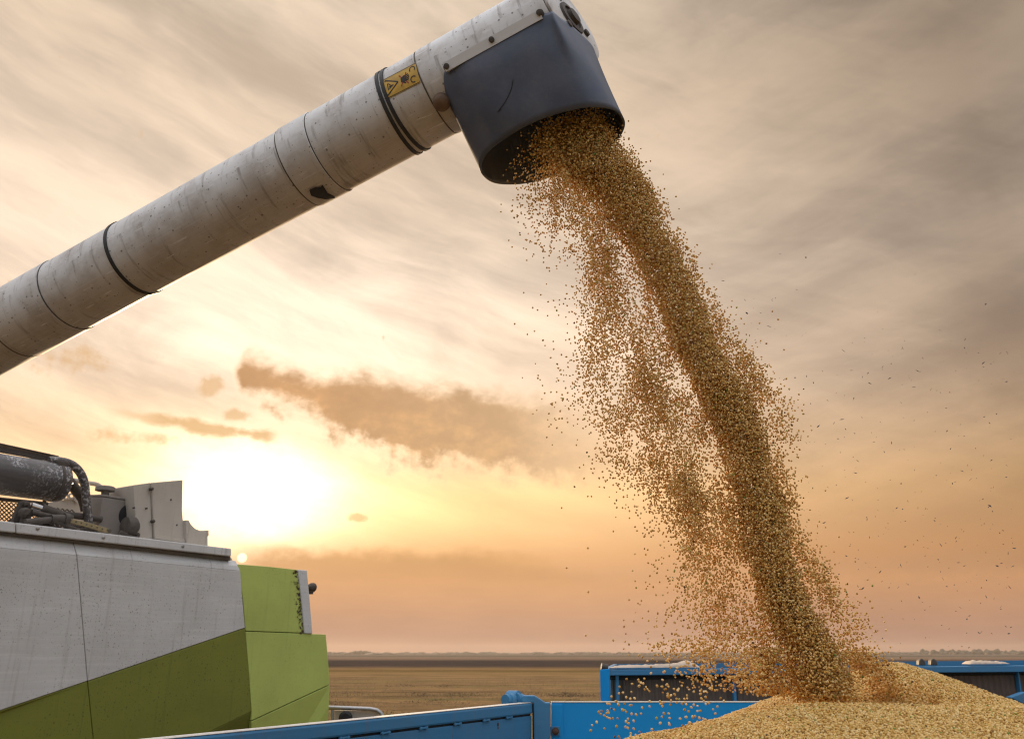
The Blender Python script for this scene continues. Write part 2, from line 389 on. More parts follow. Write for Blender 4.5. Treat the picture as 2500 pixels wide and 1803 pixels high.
# ------------------------------------------------------------------ ground
def ground_mat():
    m, b = new_mat('stubble_field'); o = coord_('Object'); x, y, z = sep_(o)
    wob = noise_(mapv_(o, (.004, .002, 1)), 1.0, 4, .55) - .5
    yy = y + wob * 46 + x * .03
    yl = m_('LOGARITHM', m_('MAXIMUM', yy, 1.0), 10.0)
    far = ramp_(yl, [(0.0, (.130, .083, .040)), (1.55, (.140, .090, .044)), (1.95, (.150, .097, .048)), (2.06, (.165, .105, .048)), (2.10, (.085, .058, .022)), (2.15, (.16, .10, .046)),
                     (2.24, (.040, .030, .026)), (2.46, (.030, .024, .022)), (2.60, (.13, .09, .062)), (2.75, (.13, .095, .07)), (2.80, (.06, .058, .04)), (3.0, (.10, .08, .065)), (3.3, (.07, .065, .055)), (4.0, (.08, .07, .06))], lo=0, hi=4)
    far = mix_(1.0, far, (1.46, 1.44, 1.46, 1), 'MULTIPLY')
    pat = noise_(mapv_(o, (.10, .32, 1)), 1.0, 7, .65)
    pat2 = noise_(mapv_(o, (.9, 2.6, 1)), 1.0, 6, .7)
    row = m_('SINE', y * 7.5 + x * 1.2 + pat * 6)
    near = step_(yl, 2.3, 1.5)
    k = ramp_(pat, [(.28, (.48, .47, .42)), (.5, (.95, .95, .93)), (.72, (1.4, 1.34, 1.2))])
    c = mix_(1.0, far, k, 'MULTIPLY')
    c = mix_(near, c, mix_(1.0, c, ramp_(pat2, [(.3, (.42, .40, .36)), (.5, (.95, .93, .9)), (.7, (1.5, 1.42, 1.28))]), 'MULTIPLY'))
    clod = step_(noise_(mapv_(o, (.16, .60, 1), loc=(7, 2, 0)), 1.0, 6, .68), .54, .66) * near
    c = mix_(clod * .7, c, (.045, .030, .018, 1))
    grn = step_(noise_(mapv_(o, (.05, .16, 1), loc=(3, 1, 0)), 1.0, 5, .6), .50, .66) * near
    c = mix_(grn * .5, c, (.12, .125, .035, 1))
    c = mix_(step_(row, .2, .9) * near * .25, c, (.30, .22, .12, 1))
    plug(b.inputs['Base Color'], c); b.inputs['Roughness'].default_value = .95; b.inputs['Specular IOR Level'].default_value = 0.0
    bp = E.nt.nodes.new('ShaderNodeBump'); bp.inputs['Strength'].default_value = .7; bp.inputs['Distance'].default_value = .12
    plug(bp.inputs['Height'], pat2 + pat * .6); E.nt.links.new(bp.outputs[0], b.inputs['Normal'])
    return m
gb = MB()
ys = [-60, -10, 0, 10, 20, 40, 80, 160, 320, 640, 1280, 2560, 5000, 9000]
xs = [-9000, -3000, -1000, -300, -100, -30, 0, 30, 100, 300, 1000, 3000, 9000]
gb.add([(x, y, 0) for y in ys for x in xs], [(j * 13 + i, j * 13 + i + 1, (j + 1) * 13 + i + 1, (j + 1) * 13 + i) for j in range(len(ys) - 1) for i in range(12)])
g = gb.build('ground', ground_mat()); tag(g, 'flat stubble fields running out to the horizon', 'field', kind='structure')

# straw left in swaths and standing stubble
straw = simple('dry_straw', (.27, .19, .10, 1), .8, 0, .35, 3); straw_d = simple('damp_straw', (.085, .056, .03, 1), .9, 0, .35, 3)
sb = MB()
rs = random.Random(3)
def blade(p, h, w, mi):
    a = rs.uniform(0, 6.28); l = rs.uniform(-.5, .5) * h; l2 = rs.uniform(-.5, .5) * h
    dx, dy = math.cos(a) * w, math.sin(a) * w
    sb.add([p + Vector((-dx, -dy, 0)), p + Vector((dx, dy, 0)), p + Vector((l, l2, h))], [(0, 1, 2)], mi)
for i in range(26000):
    y = 24 + 70 * rs.random() ** 1.5; x = rs.uniform(-.32, .42) * y
    if noise.noise(Vector((x * .12, y * .3, 0))) < -.25: continue
    blade(Vector((x, round(y / .45) * .45 + rs.gauss(0, .05), 0)), rs.uniform(.05, .13), .010, 0)
for k in range(46):
    Y = rs.choice([38, 46, 47, 55, 56, 70]) + rs.gauss(0, .9); X = rs.uniform(-.28, .42) * Y; L = rs.uniform(.8, 2.2)
    for i in range(240):
        p = Vector((X + rs.gauss(0, L * .5), Y + rs.gauss(0, .35), 0)); h = .22 * math.exp(-((p.x - X) / L) ** 2)
        p.z = rs.random() * h; blade(p, rs.uniform(.02, .07), .02, rs.choice([1, 1, 0]))
o = sb.build('straw', [straw, straw_d]); tag(o, 'cut straw and stubble lying in swaths on the brown field', 'straw', kind='stuff')

# distant tree belt
tb = MB(); rt = random.Random(5)
def clump(X, Y, w, h):
    n = 8
    for q in range(3):
        cx = X + rt.gauss(0, w * .5); cy = Y + rt.gauss(0, w); rr = w * rt.uniform(.4, .8); hh_ = h * rt.uniform(.7, 1.1)
        vs = []; fs = []
        for i in range(5):
            th = i / 4 * math.pi / 2
            for kk in range(n):
                a = kk * 2 * math.pi / n; jr = rt.uniform(.8, 1.2)
                vs.append((cx + rr * jr * math.cos(th) * math.cos(a), cy + rr * jr * math.cos(th) * math.sin(a), hh_ * math.sin(th) * rt.uniform(.85, 1.15) - .3))
        for i in range(4):
            for kk in range(n): fs.append((i * n + kk, i * n + (kk + 1) % n, (i + 1) * n + (kk + 1) % n, (i + 1) * n + kk))
        tb.add(vs, fs)
for i in range(340):
    Y = rt.uniform(1500, 2100); X = rt.uniform(-.5, .75) * Y
    clump(X, Y, rt.uniform(8, 24), rt.uniform(2.0, 4.6))
for i in range(16): clump(-268 + rt.gauss(0, 9), 1600 + rt.gauss(0, 20), 6, rt.uniform(4, 6))
for i in range(50): clump(rt.uniform(.40, .75) * 1500, 1500 + rt.gauss(0, 60), 12, rt.uniform(5, 9))
o = tb.build('distant_treeline', simple('hazy_foliage', (.075, .072, .05, 1), .95, 0, .3, .02)); tag(o, 'thin belt of far trees along the horizon', 'trees', kind='stuff')

# ------------------------------------------------------------------ combine harvester
Q = Vector((-4.8, 8.0, 0)); DIR = Vector((1.45, 2.2, 0)).normalized(); NRM = Vector((DIR.y, -DIR.x, 0))
class Plane:
    def __init__(s, q, dirv): s.q = Vector(q); s.d = Vector(dirv).normalized(); s.n = Vector((s.d.y, -s.d.x, 0))
    def on(s, px, py, off=0.0):
        r = ray(px, py); t = ((s.q + s.n * off) - CAM).dot(s.n) / r.dot(s.n); return CAM + r * t
    def c1(s, cx, cy, off=0.0): return s.on(cx / 2.173, 1050 + cy / 2.173, off)
    def c8(s, cx, cy, off=0.0): return s.on(cx / 4.05, 1050 + cy / 4.05, off)
SP = Plane(Q, DIR); c1 = SP.c1; c8 = SP.c8
comb = thing('combine_harvester', 'white and green combine harvester with its unloading auger reaching over the blue trailer', 'combine harvester', (-4.6, 10.0, 0))
LX = -1500     # crop coordinate far outside the frame on the left
def ext(a, b, x):     # straight line a-b carried on to x
    return a[1] + (b[1] - a[1]) * (x - a[0]) / (b[0] - a[0])
yt = lambda x: ext((0, 478), (1228, 626), x); yt2 = lambda x: ext((0, 534), (1228, 668), x)
yb = lambda x: ext((0, 622), (1275, 745), x); yu = lambda x: ext((0, 546), (1240, 688), x)
yd = lambda x: ext((0, 1485), (1300, 1047), x)
back = -NRM
# core
mb = MB(); core = [c1(LX, yt(LX) + 40, -.14), c1(1228, 668, -.14), c1(1262, 735, -.14), c1(1320, 1500, -.14), c1(1320, 2100, -.14), c1(LX, 2100, -.14)]
mb.prism(core, back * 2.9)
mb.build('body_shell', M['deck'], comb, bevel=.02)
# deck edge rail
mb = MB()
for x0, x1 in ((LX, 83), (88, 1228)):
    mb.prism([c1(x0, yt(x0), .02), c1(x1, yt(x1), .02), c1(x1, yt2(x1), .02), c1(x0, yt2(x0), .02)], back * .55)
mb.build('deck_edge', M['grey_bright'], comb, bevel=.012)
mb = MB(); mb.prism([c1(LX, yt2(LX) - 2, -.02), c1(1222, 664, -.02), c1(1222, 690, -.02), c1(LX, yu(LX) + 4, -.02)], back * .1)
mb.build('deck_gap', M['seam'], comb)
for (x, y) in ((548, 567), (970, 614), (200, 520)):
    mb = MB(); mb.lathe(c1(x, y, .02), NRM, [(-.01, .018), (.006, .018), (.011, .008)], 12); mb.build('deck_bolt', M['steel'], comb, 40)
# upper bevel strip and side panels, left and right of the seam
def seamx(y): return 385 + (y - 580) * 23 / 80 if y < 660 else 408 + (y - 660) * 57 / 670 if y < 1330 else 465 + (y - 1330) * 30 / 306
sy = lambda f: [y for y in range(500, 1500) if f(seamx(y)) <= y][0]
yA, yB, yD = sy(yu), sy(yb), sy(yd)
g_ = 1.6
def panel(name, poly, mat, thick=.05, bevel=.006, parent=comb):
    mb = MB(); mb.prism(poly, back * thick); return mb.build(name, mat, parent, bevel=bevel)
panel('upper_panel', [c1(LX, yu(LX), -.07), c1(seamx(yA) - g_, yA, -.07), c1(seamx(yB) - g_, yB, 0), c1(LX, yb(LX), 0)], M['grey_bright'])
panel('upper_panel', [c1(seamx(yA) + g_, yA, -.07), c1(1240, 690, -.07), c1(1252, 692, -.05), c1(1262, 718, -.02), c1(1275, 745, 0), c1(seamx(yB) + g_, yB, 0)], M['grey_bright'])
panel('side_panel', [c1(LX, yb(LX) + .5), c1(seamx(yB) - g_, yB + .5), c1(seamx(1000) - g_, 1000), c1(seamx(yD) - g_, yD - g_), c1(LX, yd(LX) - g_)], M['grey'])
panel('side_panel', [c1(seamx(yB) + g_, yB + .5), c1(1275, 745.5), c1(1285, 880), c1(1300, 1047 - g_), c1(seamx(yD) + g_, yD - g_), c1(seamx(1000) + g_, 1000)], M['grey'])
panel('lower_panel', [c1(LX, yd(LX) + g_), c1(seamx(yD) - g_, yD + g_), c1(496 - g_, 1640), c1(510, 2050, -.1), c1(LX, 2050, -.1)], M['green'])
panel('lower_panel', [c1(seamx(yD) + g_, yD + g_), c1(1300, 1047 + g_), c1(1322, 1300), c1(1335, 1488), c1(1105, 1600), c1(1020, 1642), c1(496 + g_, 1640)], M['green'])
panel('skirt_panel', [c1(1105, 1601), c1(1335, 1489), c1(1330, 1640, -.10), c1(1320, 2050, -.22), c1(512, 2050, -.15), c1(500, 1642, 0), c1(1020, 1643)], M['green_shade'])
# rear hood
RP = Plane(c1(1290, 1000, -.015), Vector((1.45, 1.75, 0))); rn = RP.n
def rpanel(name, poly, mat, thick=.05): 
    mb = MB(); mb.prism(poly, -rn * thick); return mb.build(name, mat, comb, bevel=.006)
r1 = RP.c1
rear_top = rpanel('rear_panel', [r1(1262, 709), r1(1420, 721), r1(1580, 739), r1(1597, 900), r1(1613, 1073), r1(1303, 1062), r1(1290, 900)], M['green_flare'])
rpanel('rear_lower_panel', [r1(1302, 1066), r1(1613, 1077), r1(1729, 1081), r1(1741, 1210), r1(1750, 1345), r1(1334, 1538), r1(1336, 1490), r1(1322, 1290)], M['green_flare'])
rpanel('rear_skirt_panel', [r1(1334, 1543), r1(1750, 1350), r1(1745, 1470), r1(1735, 1640, -.05), r1(1690, 2050, -.2), r1(1334, 2050, -.2)], M['green_flare'])
rp2 = MB(); rp2.prism([r1(1581, 737, .02), r1(1630, 741, .02), r1(1643, 880, .02), r1(1659, 1078, .02), r1(1616, 1076, .02), r1(1600, 900, .02)], -rn * .35)
rp2.build('rear_post', M['grey_bright'], comb, bevel=.012)
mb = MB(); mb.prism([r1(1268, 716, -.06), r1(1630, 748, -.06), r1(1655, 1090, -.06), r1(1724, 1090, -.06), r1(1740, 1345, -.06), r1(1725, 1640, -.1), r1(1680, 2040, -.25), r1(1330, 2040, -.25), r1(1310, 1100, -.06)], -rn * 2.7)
mb.build('rear_housing', M['green_shade'], comb, bevel=.02)
mb = MB(); c_ = r1(1650, 832, -.12); mb.lathe(c_ - DIR * .06, DIR, [(0, .03), (.05, .055), (.10, .06), (.115, .05)], 16)
mb.box(c_ + Vector((0, 0, -.02)), DIR * .05, rn * .05, Vector((0, 0, .13)))
mb.build('work_lamp', M['iron'], comb, 40)
# stain of dust and straw by the rear post
mb = MB(); rs2 = random.Random(9)
for i in range(150):
    t = rs2.random(); cx = 1585 + 28 * t - abs(rs2.gauss(0, 16)) ; cy = 745 + 330 * t
    p = r1(cx, cy, .003); s_ = rs2.uniform(.002, .010); ang = rs2.uniform(0, 3.1)
    u = (DIR * math.cos(ang) + Vector((0, 0, 1)) * math.sin(ang)) * s_; w = (DIR * -math.sin(ang) + Vector((0, 0, 1)) * math.cos(ang)) * s_ * rs2.uniform(.3, 2.2)
    mb.prism([p - u - w, p + u - w, p + u * .6 + w, p - u * .7 + w], rn * .003)
mb.build('caked_dust', M['rust'], rear_top)['kind'] = 'stuff'
# rear bumper frame of tube seen past the hood
BP = Plane(at(812, 1727, 11.9), Vector((1, .06, 0)))
def c7(x, y, off=0): return BP.on(400 + x * .485, 1550 + y * .485, off)
mb = MB(); mb.tube([c7(760, 362), c7(832, 363), c7(940, 366), c7(1040, 370), c7(1072, 376), c7(1092, 390), c7(1102, 412), c7(1106, 450), c7(1106, 560)], .027, 12)
mb.tube([c7(760, 560), c7(1106, 560)], .027, 12)
mb.tube([c7(848, 364), c7(848, 560)], .018, 10)
bf = mb.build('rear_rail', M['steel'], comb, 40)
mb = MB(); mb.prism([c7(858, 376, -.04), c7(1080, 382, -.04), c7(1090, 560, -.04), c7(858, 560, -.04)], Vector((0, .03, 0))); mb.build('rail_plate', M['deck'], bf)
mb = MB(); mb.lathe(c7(915, 416, .05), BP.n, [(-.05, .07), (.0, .09), (.03, .06)], 16); mb.build('tail_lamp', M['dark'], bf, 40)
# wheels
def wheel(c, r, w, parent, ax=None):
    ax = ax or NRM; mb = MB()
    mb.lathe(Vector(c), ax, [(-w / 2, r * .62), (-w * .48, r * .86), (-w * .36, r * .97), (0, r), (w * .36, r * .97), (w * .48, r * .86), (w / 2, r * .62)], 40)
    for k in range(22):
        a = k * 2 * math.pi / 22; t = ax.cross(Vector((0, 0, 1))).normalized(); rad = Vector((0, 0, 1)) * math.cos(a) + t * math.sin(a); tg = t * math.cos(a) - Vector((0, 0, 1)) * math.sin(a)
        for sgn in (-1, 1):
            mb.box(Vector(c) + rad * r * 1.0 + ax * sgn * w * .22 + tg * sgn * .02, ax * w * .44 + tg * .10 * sgn, tg * .05, rad * .05)
    o = mb.build('wheel', M['tyre'], parent, 40)
    rm = MB(); rm.lathe(Vector(c), ax, [(w * .1, r * .08), (w * .12, r * .3), (w * .3, r * .5), (w * .505, r * .61), (w * .505, r * .64), (-w * .5, r * .62)], 32); rm.build('rim', M['deck'], o, 40)
    return o
for f_, r_, w_ in ((-1.6, .9, .7), (2.2, .62, .5)):
    for dpt in (.45, 2.6):
        p = Q + DIR * f_ + back * dpt; wheel(Vector((p.x, p.y, r_ * 1.03)), r_, w_, comb)
# ---- things bolted on the deck
D1 = -.55; D2 = -1.25
ytop_z = lambda off: c1(600, yt(600), off).z
# muffler
p1 = c8(-900, 305, D1); p2 = c8(545, 510, D1)
ax = (p2 - p1).normalized(); rad_m = (c8(600, 335, D1) - c8(600, 712, D1)).length / 2
L = (p2 - p1).length
mb = MB(); mb.lathe(p1, ax, [(0, rad_m * .9), (.03, rad_m), (L - .005, rad_m), (L, rad_m * 1.015), (L + .05, rad_m * 1.01), (L + .085, rad_m * .92), (L + .11, rad_m * .72), (L + .12, rad_m * .3)], 40)
muf = mb.build('muffler', M['muffler'], comb, 35)
mb = MB(); mb.lathe(p1, ax, [(L - .03, rad_m * 1.0), (L - .028, rad_m * 1.03), (L + .0, rad_m * 1.03), (L + .002, rad_m)], 40); mb.build('clamp_band', M['iron'], muf, 35)
# heat shield above it
mb = MB(); h1 = c8(-900, -60, D1); h2 = c8(582, 262, D1)
mb.prism([h1, h2, h2 + Vector((0, 0, .012)), h1 + Vector((0, 0, .012))], back * .34)
mb.prism([c8(-900, -20, D1 - .02), c8(520, 262, D1 - .02), c8(500, 305, D1 - .02), c8(-900, 60, D1 - .02)], back * .02)
mb.build('heat_shield', M['iron'], comb, bevel=.003)
mb = MB(); mb.box(c8(612, 340, D1 + .1), DIR * .12, NRM * .06, Vector((0, 0, .06))); mb.build('shield_bracket', M['iron'], comb, bevel=.006)
# pipes
def spline(pts, n=6):
    out = []
    for i in range(len(pts) - 1):
        a, b, c, d_ = pts[max(i - 1, 0)], pts[i], pts[i + 1], pts[min(i + 2, len(pts) - 1)]
        for k in range(n):
            t = k / n; out.append(.5 * ((2 * b) + (c - a) * t + (2 * a - 5 * b + 4 * c - d_) * t * t + (3 * b - a - 3 * c + d_) * t ** 3))
    out.append(pts[-1]); return out
mb = MB(); mb.tube(spline([c8(x, y, D1 + .05) for x, y in ((480, 300), (560, 300), (660, 318), (740, 360), (800, 430), (835, 520), (846, 620), (858, 740), (872, 860), (878, 1000))]), .045, 14); mb.build('exhaust_pipe', M['muffler'], comb, 40)
mb = MB(); mb.tube(spline([c8(x, y, D1 - .15) for x, y in ((610, 420), (680, 500), (760, 600), (820, 680), (850, 790))]), .055, 14); mb.build('intake_pipe', M['iron'], comb, 40)
mb = MB(); mb.tube(spline([c8(x, y, D2) for x, y in ((640, 470), (730, 492), (860, 518), (940, 530), (985, 550), (1005, 590))]), .026, 12); mb.build('breather_pipe', M['deck'], comb, 40)
mb = MB(); a_ = c8(1038, 650, D1 - .15); b_ = c8(1042, 572, D1 - .15)
mb.tube([a_, b_], .042, 12); mb.lathe(b_ - Vector((0, 0, .035)), Vector((0, 0, 1)), [(0, .08), (.005, .105), (.045, .105), (.055, .09)], 20); fil = mb.build('filler_cap', M['tank'], comb, 40)
# tank box
mb = MB(); f1, f2, f3 = c8(885, 655, D1 - .30), c8(1018, 655, D1), c8(1243, 690, D1); bz = c8(1018, 1040, D1).z
dn = lambda p, z=None: Vector((p.x, p.y, bz if z is None else z))
f4 = f1 + (f3 - f2)
mb.prism([f1, f2, f3, f4], Vector((0, 0, bz - f2.z))); tank = mb.build('tank_box', M['tank'], comb, bevel=.012)
mb = MB()
top = [f1, f2, f3, f4]; ce = sum(top, Vector()) / 4
mb.prism([ce + (p - ce) * 1.03 + Vector((0, 0, .003)) for p in top], Vector((0, 0, .02))); mb.build('tank_lid', M['tank'], tank, bevel=.004)
# long pale back plate
mb = MB(); mb.prism([c8(430, 720, D2), c8(880, 642, D2), c8(1330, 596, D2), c8(1345, 1080, D2), c8(430, 1000, D2)], back * .03); mb.build('back_plate', M['deck'], comb, bevel=.004)
# slotted bracket with round holes
mb = MB(); ring = []
for (hx, hy) in ((655, 655), (712, 648)):
    for k in range(14):
        a0, a1 = k * 2 * math.pi / 14, (k + 1) * 2 * math.pi / 14
        o0 = (hx + 34 * math.cos(a0), hy + 30 * math.sin(a0)); o1 = (hx + 34 * math.cos(a1), hy + 30 * math.sin(a1))
        i0 = (hx + 19 * math.cos(a0), hy + 14 * math.sin(a0)); i1 = (hx + 19 * math.cos(a1), hy + 14 * math.sin(a1))
        mb.prism([c8(*o0, D2 + .03), c8(*o1, D2 + .03), c8(*i1, D2 + .03), c8(*i0, D2 + .03)], back * .02)
mb.prism([c8(740, 640, D2 + .03), c8(775, 700, D2 + .03), c8(770, 725, D2 + .03), c8(735, 690, D2 + .03)], back * .02)
mb.build('slotted_bracket', M['deck'], comb)
# tall guard panels
D3 = -.35
def poly8(name, pts, off, mat, thick=.06, parent=comb, bev=.008):
    mb = MB(); mb.prism([c8(x, y, off) for x, y in pts], back * thick); return mb.build(name, mat, parent, bevel=bev)
poly8('guard_panel', [(1320, 540), (1488, 516), (1497, 800), (1512, 1085), (1350, 1060), (1335, 800)], D3 - .03, M['deck'], .5)
gp = poly8('guard_panel', [(1500, 516), (1808, 489), (1805, 640), (1803, 790), (1810, 880), (1824, 960), (1842, 1020), (1846, 1110), (1530, 1075), (1515, 800)], D3, M['deck'], .5)
mb = MB(); mb.prism([c8(1530, 1030, D3 + .02), c8(1840, 1080, D3 + .02), c8(1843, 1112, D3 + .02), c8(1530, 1068, D3 + .02)], back * .02); mb.build('panel_lip', M['deck'], gp, bevel=.003)
for x, y in ((1505, 577), (1520, 898)):
    mb = MB(); mb.lathe(c8(x, y, D3 + .03), NRM, [(-.04, .02), (0, .02), (.012, .014)], 10); mb.build('panel_hinge', M['iron'], gp, 40)
for x, y in ((1452, 770), (1690, 685), (1748, 935), (1327, 765)):
    mb = MB(); mb.lathe(c8(x, y, D3 + .0), NRM, [(-.02, .011), (.004, .011), (.008, .006)], 10); mb.build('panel_bolt', M['iron'], gp, 40)
cs = [(1840, 885), (1868, 886), (1885, 920), (1910, 950), (1940, 975), (1985, 990), (2066, 985), (2066, 1042), (2056, 1046), (2056, 1150), (1846, 1118)]
poly8('curved_guard', cs, D3 + .05, M['deck'], .55)
# fittings by the tank
mb = MB(); mb.lathe(c8(1285, 850, D3 - .2), NRM, [(-.1, .14), (0, .14), (.01, .1)], 20); mb.build('hose_port', M['dark'], comb, 40)
mb = MB(); mb.lathe(c8(1275, 950, D1 + .2), DIR, [(-.06, .03), (-.05, .10), (.05, .11), (.09, .07)], 16)
mb.tube(spline([c8(x, y, D1 + .25) for x, y in ((1290, 940), (1330, 1010), (1365, 1030), (1340, 1060), (1270, 1040), (1180, 1005))]), .022, 10)
mb.build('hose_fitting', M['iron'], comb, 40)
# folded lever gear by the muffler
mb = MB(); mb.prism([c8(200, 705, D1 + .22), c8(255, 692, D1 + .22), c8(300, 705, D1 + .22), c8(306, 760, D1 + .22), c8(250, 800, D1 + .22), c8(215, 930, D1 + .22), c8(110, 930, D1 + .22)], back * .05)
mb.prism([c8(240, 780, D1 + .3), c8(310, 770, D1 + .3), c8(320, 830, D1 + .3), c8(300, 900, D1 + .3), c8(270, 930, D1 + .3), c8(200, 930, D1 + .3)], back * .04)
mb.lathe(c8(268, 726, D1 + .25), NRM, [(-.1, .03), (0, .03), (.015, .02)], 12); mb.lathe(c8(252, 810, D1 + .33), NRM, [(-.05, .05), (0, .05), (.02, .03)], 12)
lev = mb.build('lever_bracket', M['iron'], comb, bevel=.006)
mb = MB(); mb.tube([c8(300, 742, D1 + .2), c8(412, 778, D1 + .2)], .042, 14); mb.build('piston_rod', M['chrome'], lev, 40)
mb = MB(); mb.tube([c8(405, 775, D1 + .2), c8(418, 780, D1 + .2), c8(420, 781, D1 + .2), c8(560, 830, D1 + .2), c8(700, 880, D1 + .2)], [.058, .062, .056, .056, .05], 14); mb.build('cylinder_barrel', M['iron'], lev, 40)
mb = MB(); mb.tube([c8(310, 810, D1 + .3), c8(480, 850, D1 + .3), c8(650, 885, D1 + .3)], .03, 12); mb.tube([c8(560, 820, D1 + .0), c8(800, 850, D1 + .0), c8(1000, 880, D1)], .035, 12)
mb.tube([c8(250, 910, D1 + .4), c8(400, 895, D1 + .4), c8(520, 885, D1 + .4)], .035, 12); mb.tube([c8(500, 880, D1 + .4), c8(645, 880, D1 + .4)], .05, 12); mb.lathe(c8(645, 880, D1 + .4), DIR, [(-.02, .062), (.03, .062)], 14)
mb.tube([c8(560, 910, D1 + .42), c8(680, 950, D1 + .42), c8(780, 985, D1 + .42)], .018, 8)
mb.tube([c8(640, 890, D1 + .4), c8(655, 930, D1 + .41), c8(680, 965, D1 + .41)], .03, 10)
mb.build('linkage_rod', M['iron'], lev, 40)
mb = MB(); mb.prism([c8(665, 865, D1 + .32), c8(860, 905, D1 + .32), c8(1060, 965, D1 + .32), c8(1100, 985, D1 + .32), c8(1098, 1015, D1 + .32), c8(1030, 1008, D1 + .32), c8(880, 962, D1 + .32), c8(665, 905, D1 + .32)], back * .04); pf = mb.build('perforated_bar', M['perf'], lev, bevel=.006)
for k in range(8):
    x = 700 + k * 52; y = 889 + k * 14; mb = MB(); mb.lathe(c8(x, y, D1 + .322), NRM, [(0, .009), (.002, .009)], 10); mb.build('bolt_hole', M['seam'], lev)
mb = MB(); mb.lathe(c8(1085, 993, D1 + .325), NRM, [(0, .02), (.004, .019)], 12); mb.build('bolt_hole', M['seam'], lev)
# rusty clutter lying along the deck
mb = MB(); r4 = random.Random(4)
for k in range(26):
    x = r4.uniform(30, 1000); y = 600 / 1 + 330 + x * .075 + r4.uniform(-30, 20) - 20; a0 = c8(x, y, D1 + .1 + r4.uniform(-.2, .2)); a1 = a0 + DIR * r4.uniform(-.25, .35) + Vector((0, 0, r4.uniform(-.05, .03)))
    mb.tube([a0, (a0 + a1) / 2 + Vector((0, 0, r4.uniform(-.03, .03))), a1], r4.uniform(.01, .03), 8)
mb.build('deck_linkage', M['iron'], comb, 40)
# wire mesh screen
mb = MB()
cell = 46
for k in range(-14, 16):
    for r_i in range(9):
        x = k * cell * 1.0 + (r_i % 2) * cell / 2 + 20; y = 700 + r_i * 21 + (x * .12)
        for (dx, dy) in ((cell / 2, 21 + cell * .06), (-cell / 2, 21 - cell * .06)):
            mb.tube([c8(x, y, D1 - .35), c8(x + dx, y + dy, D1 - .35)], .0065, 5, cap=False)
mb.tube([c8(-700, 610, D1 - .35), c8(470, 725, D1 - .35)], .02, 8); mb.tube([c8(440, 690, D1 - .35), c8(440, 960, D1 - .35)], .02, 8)
mb.build('wire_mesh', M['iron'], comb)

# ------------------------------------------------------------------ unloading auger (belongs to the combine)
TR = .18
PL = at(0, 812, 3.9); PR = at(1025, 250, 3.02)
AX = (PR - PL).normalized(); WV = Vector((0, 0, 1)).cross(AX).normalized(); UP = AX.cross(WV)
def tp(s, th, r=TR): return PL + AX * s + (-WV * math.cos(th) + UP * math.sin(th)) * r
def hit(px, py, r=TR):
    d_ = ray(px, py).normalized(); o_ = CAM - PL
    dp = d_ - AX * d_.dot(AX); op = o_ - AX * o_.dot(AX)
    a, b, c = dp.dot(dp), 2 * dp.dot(op), op.dot(op) - r * r; di = max(b * b - 4 * a * c, 0)
    t = (-b - math.sqrt(di)) / (2 * a); p = o_ + d_ * t; s = p.dot(AX); q = p - AX * s
    return s, math.atan2(q.dot(UP), -q.dot(WV))
def k2(x, y): return (850 + x / 2.639, y / 2.639)
def k3(x, y): return (x / 2.268, 250 + y / 2.268)
sA, thA = hit(*k2(640, 462)); sB, thB = hit(*k2(1252, 108))
TILT = math.tan(R_(15)); s_near = hit(*k2(1290, 80))[0]; s_end = s_near + TR * TILT
thS = (thA + thB) / 2
s_j1 = hit(*k3(1740, 290))[0]; s_j0 = hit(*k3(1560, 330))[0]; s_j2 = hit(*k3(235, 1090))[0]; s_j3 = hit(*k3(20, 1330))[0]; s_hood = hit(*k2(560, 500))[0]
s_hj = hit(*k2(500, 560))[0]
prof = [(-4.6, TR), (s_j3 - .004, TR), (s_j3, TR * 1.012), (s_j2 - .002, TR * 1.012), (s_j2, TR * .988), (s_j0 - .003, TR * .985), (s_j0, TR * 1.015), (s_j1, TR * 1.02), (s_j1 + .003, TR * .995),
        (s_hj - .002, TR * .995), (s_hj, TR * 1.012), (s_near - .02, TR * 1.012), (s_end - .0, TR * 1.012)]
def auger_tube():
    n = 72; vs = []; fs = []; uv = []
    # insert extra rings so the dents in the bump and UVs stay even
    pr = []
    for (a, ra), (b, rb) in zip(prof, prof[1:]):
        k = max(1, int((b - a) / .12))
        for i in range(k): pr.append((a + (b - a) * i / k, ra + (rb - ra) * i / k))
    pr.append(prof[-1])
    for i, (s, r) in enumerate(pr):
        for k in range(n + 1):
            th = k * 2 * math.pi / n
            s2 = s - (math.cos(th) * r * TILT if i == len(pr) - 1 else 0)
            vs.append(tp(s2, th, r)); uv.append((s, k / n))
    m1 = n + 1
    for i in range(len(pr) - 1):
        for k in range(n): fs.append((i * m1 + k, i * m1 + k + 1, (i + 1) * m1 + k + 1, (i + 1) * m1 + k))
    me = bpy.data.meshes.new('unloading_auger'); base = world_loc(comb)
    me.from_pydata([v - base for v in vs], [], fs); ul = me.uv_layers.new(name='UVMap')
    for lp in me.loops: ul.data[lp.index].uv = uv[lp.vertex_index]
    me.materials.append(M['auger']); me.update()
    bm = bmesh.new(); bm.from_mesh(me)
    # open the underside above the spout
    dele = []
    for f in bm.faces:
        p = f.calc_center_median() + base - PL; s = p.dot(AX); q = p - AX * s; th = math.atan2(q.dot(UP), -q.dot(WV))
        if s > s_hood + .12 and -math.pi + .4 < th < -.55: dele.append(f)
    bmesh.ops.delete(bm, geom=dele, context='FACES')
    for f in bm.faces: f.smooth = True
    for e in bm.edges:
        if len(e.link_faces) == 2 and e.calc_face_angle(0) > R_(35): e.smooth = False
    bmesh.ops.recalc_face_normals(bm, faces=bm.faces)
    bm.to_mesh(me); bm.free()
    o = bpy.data.objects.new('unloading_auger', me); C.objects.link(o); o.parent = comb; return o
aug = auger_tube()
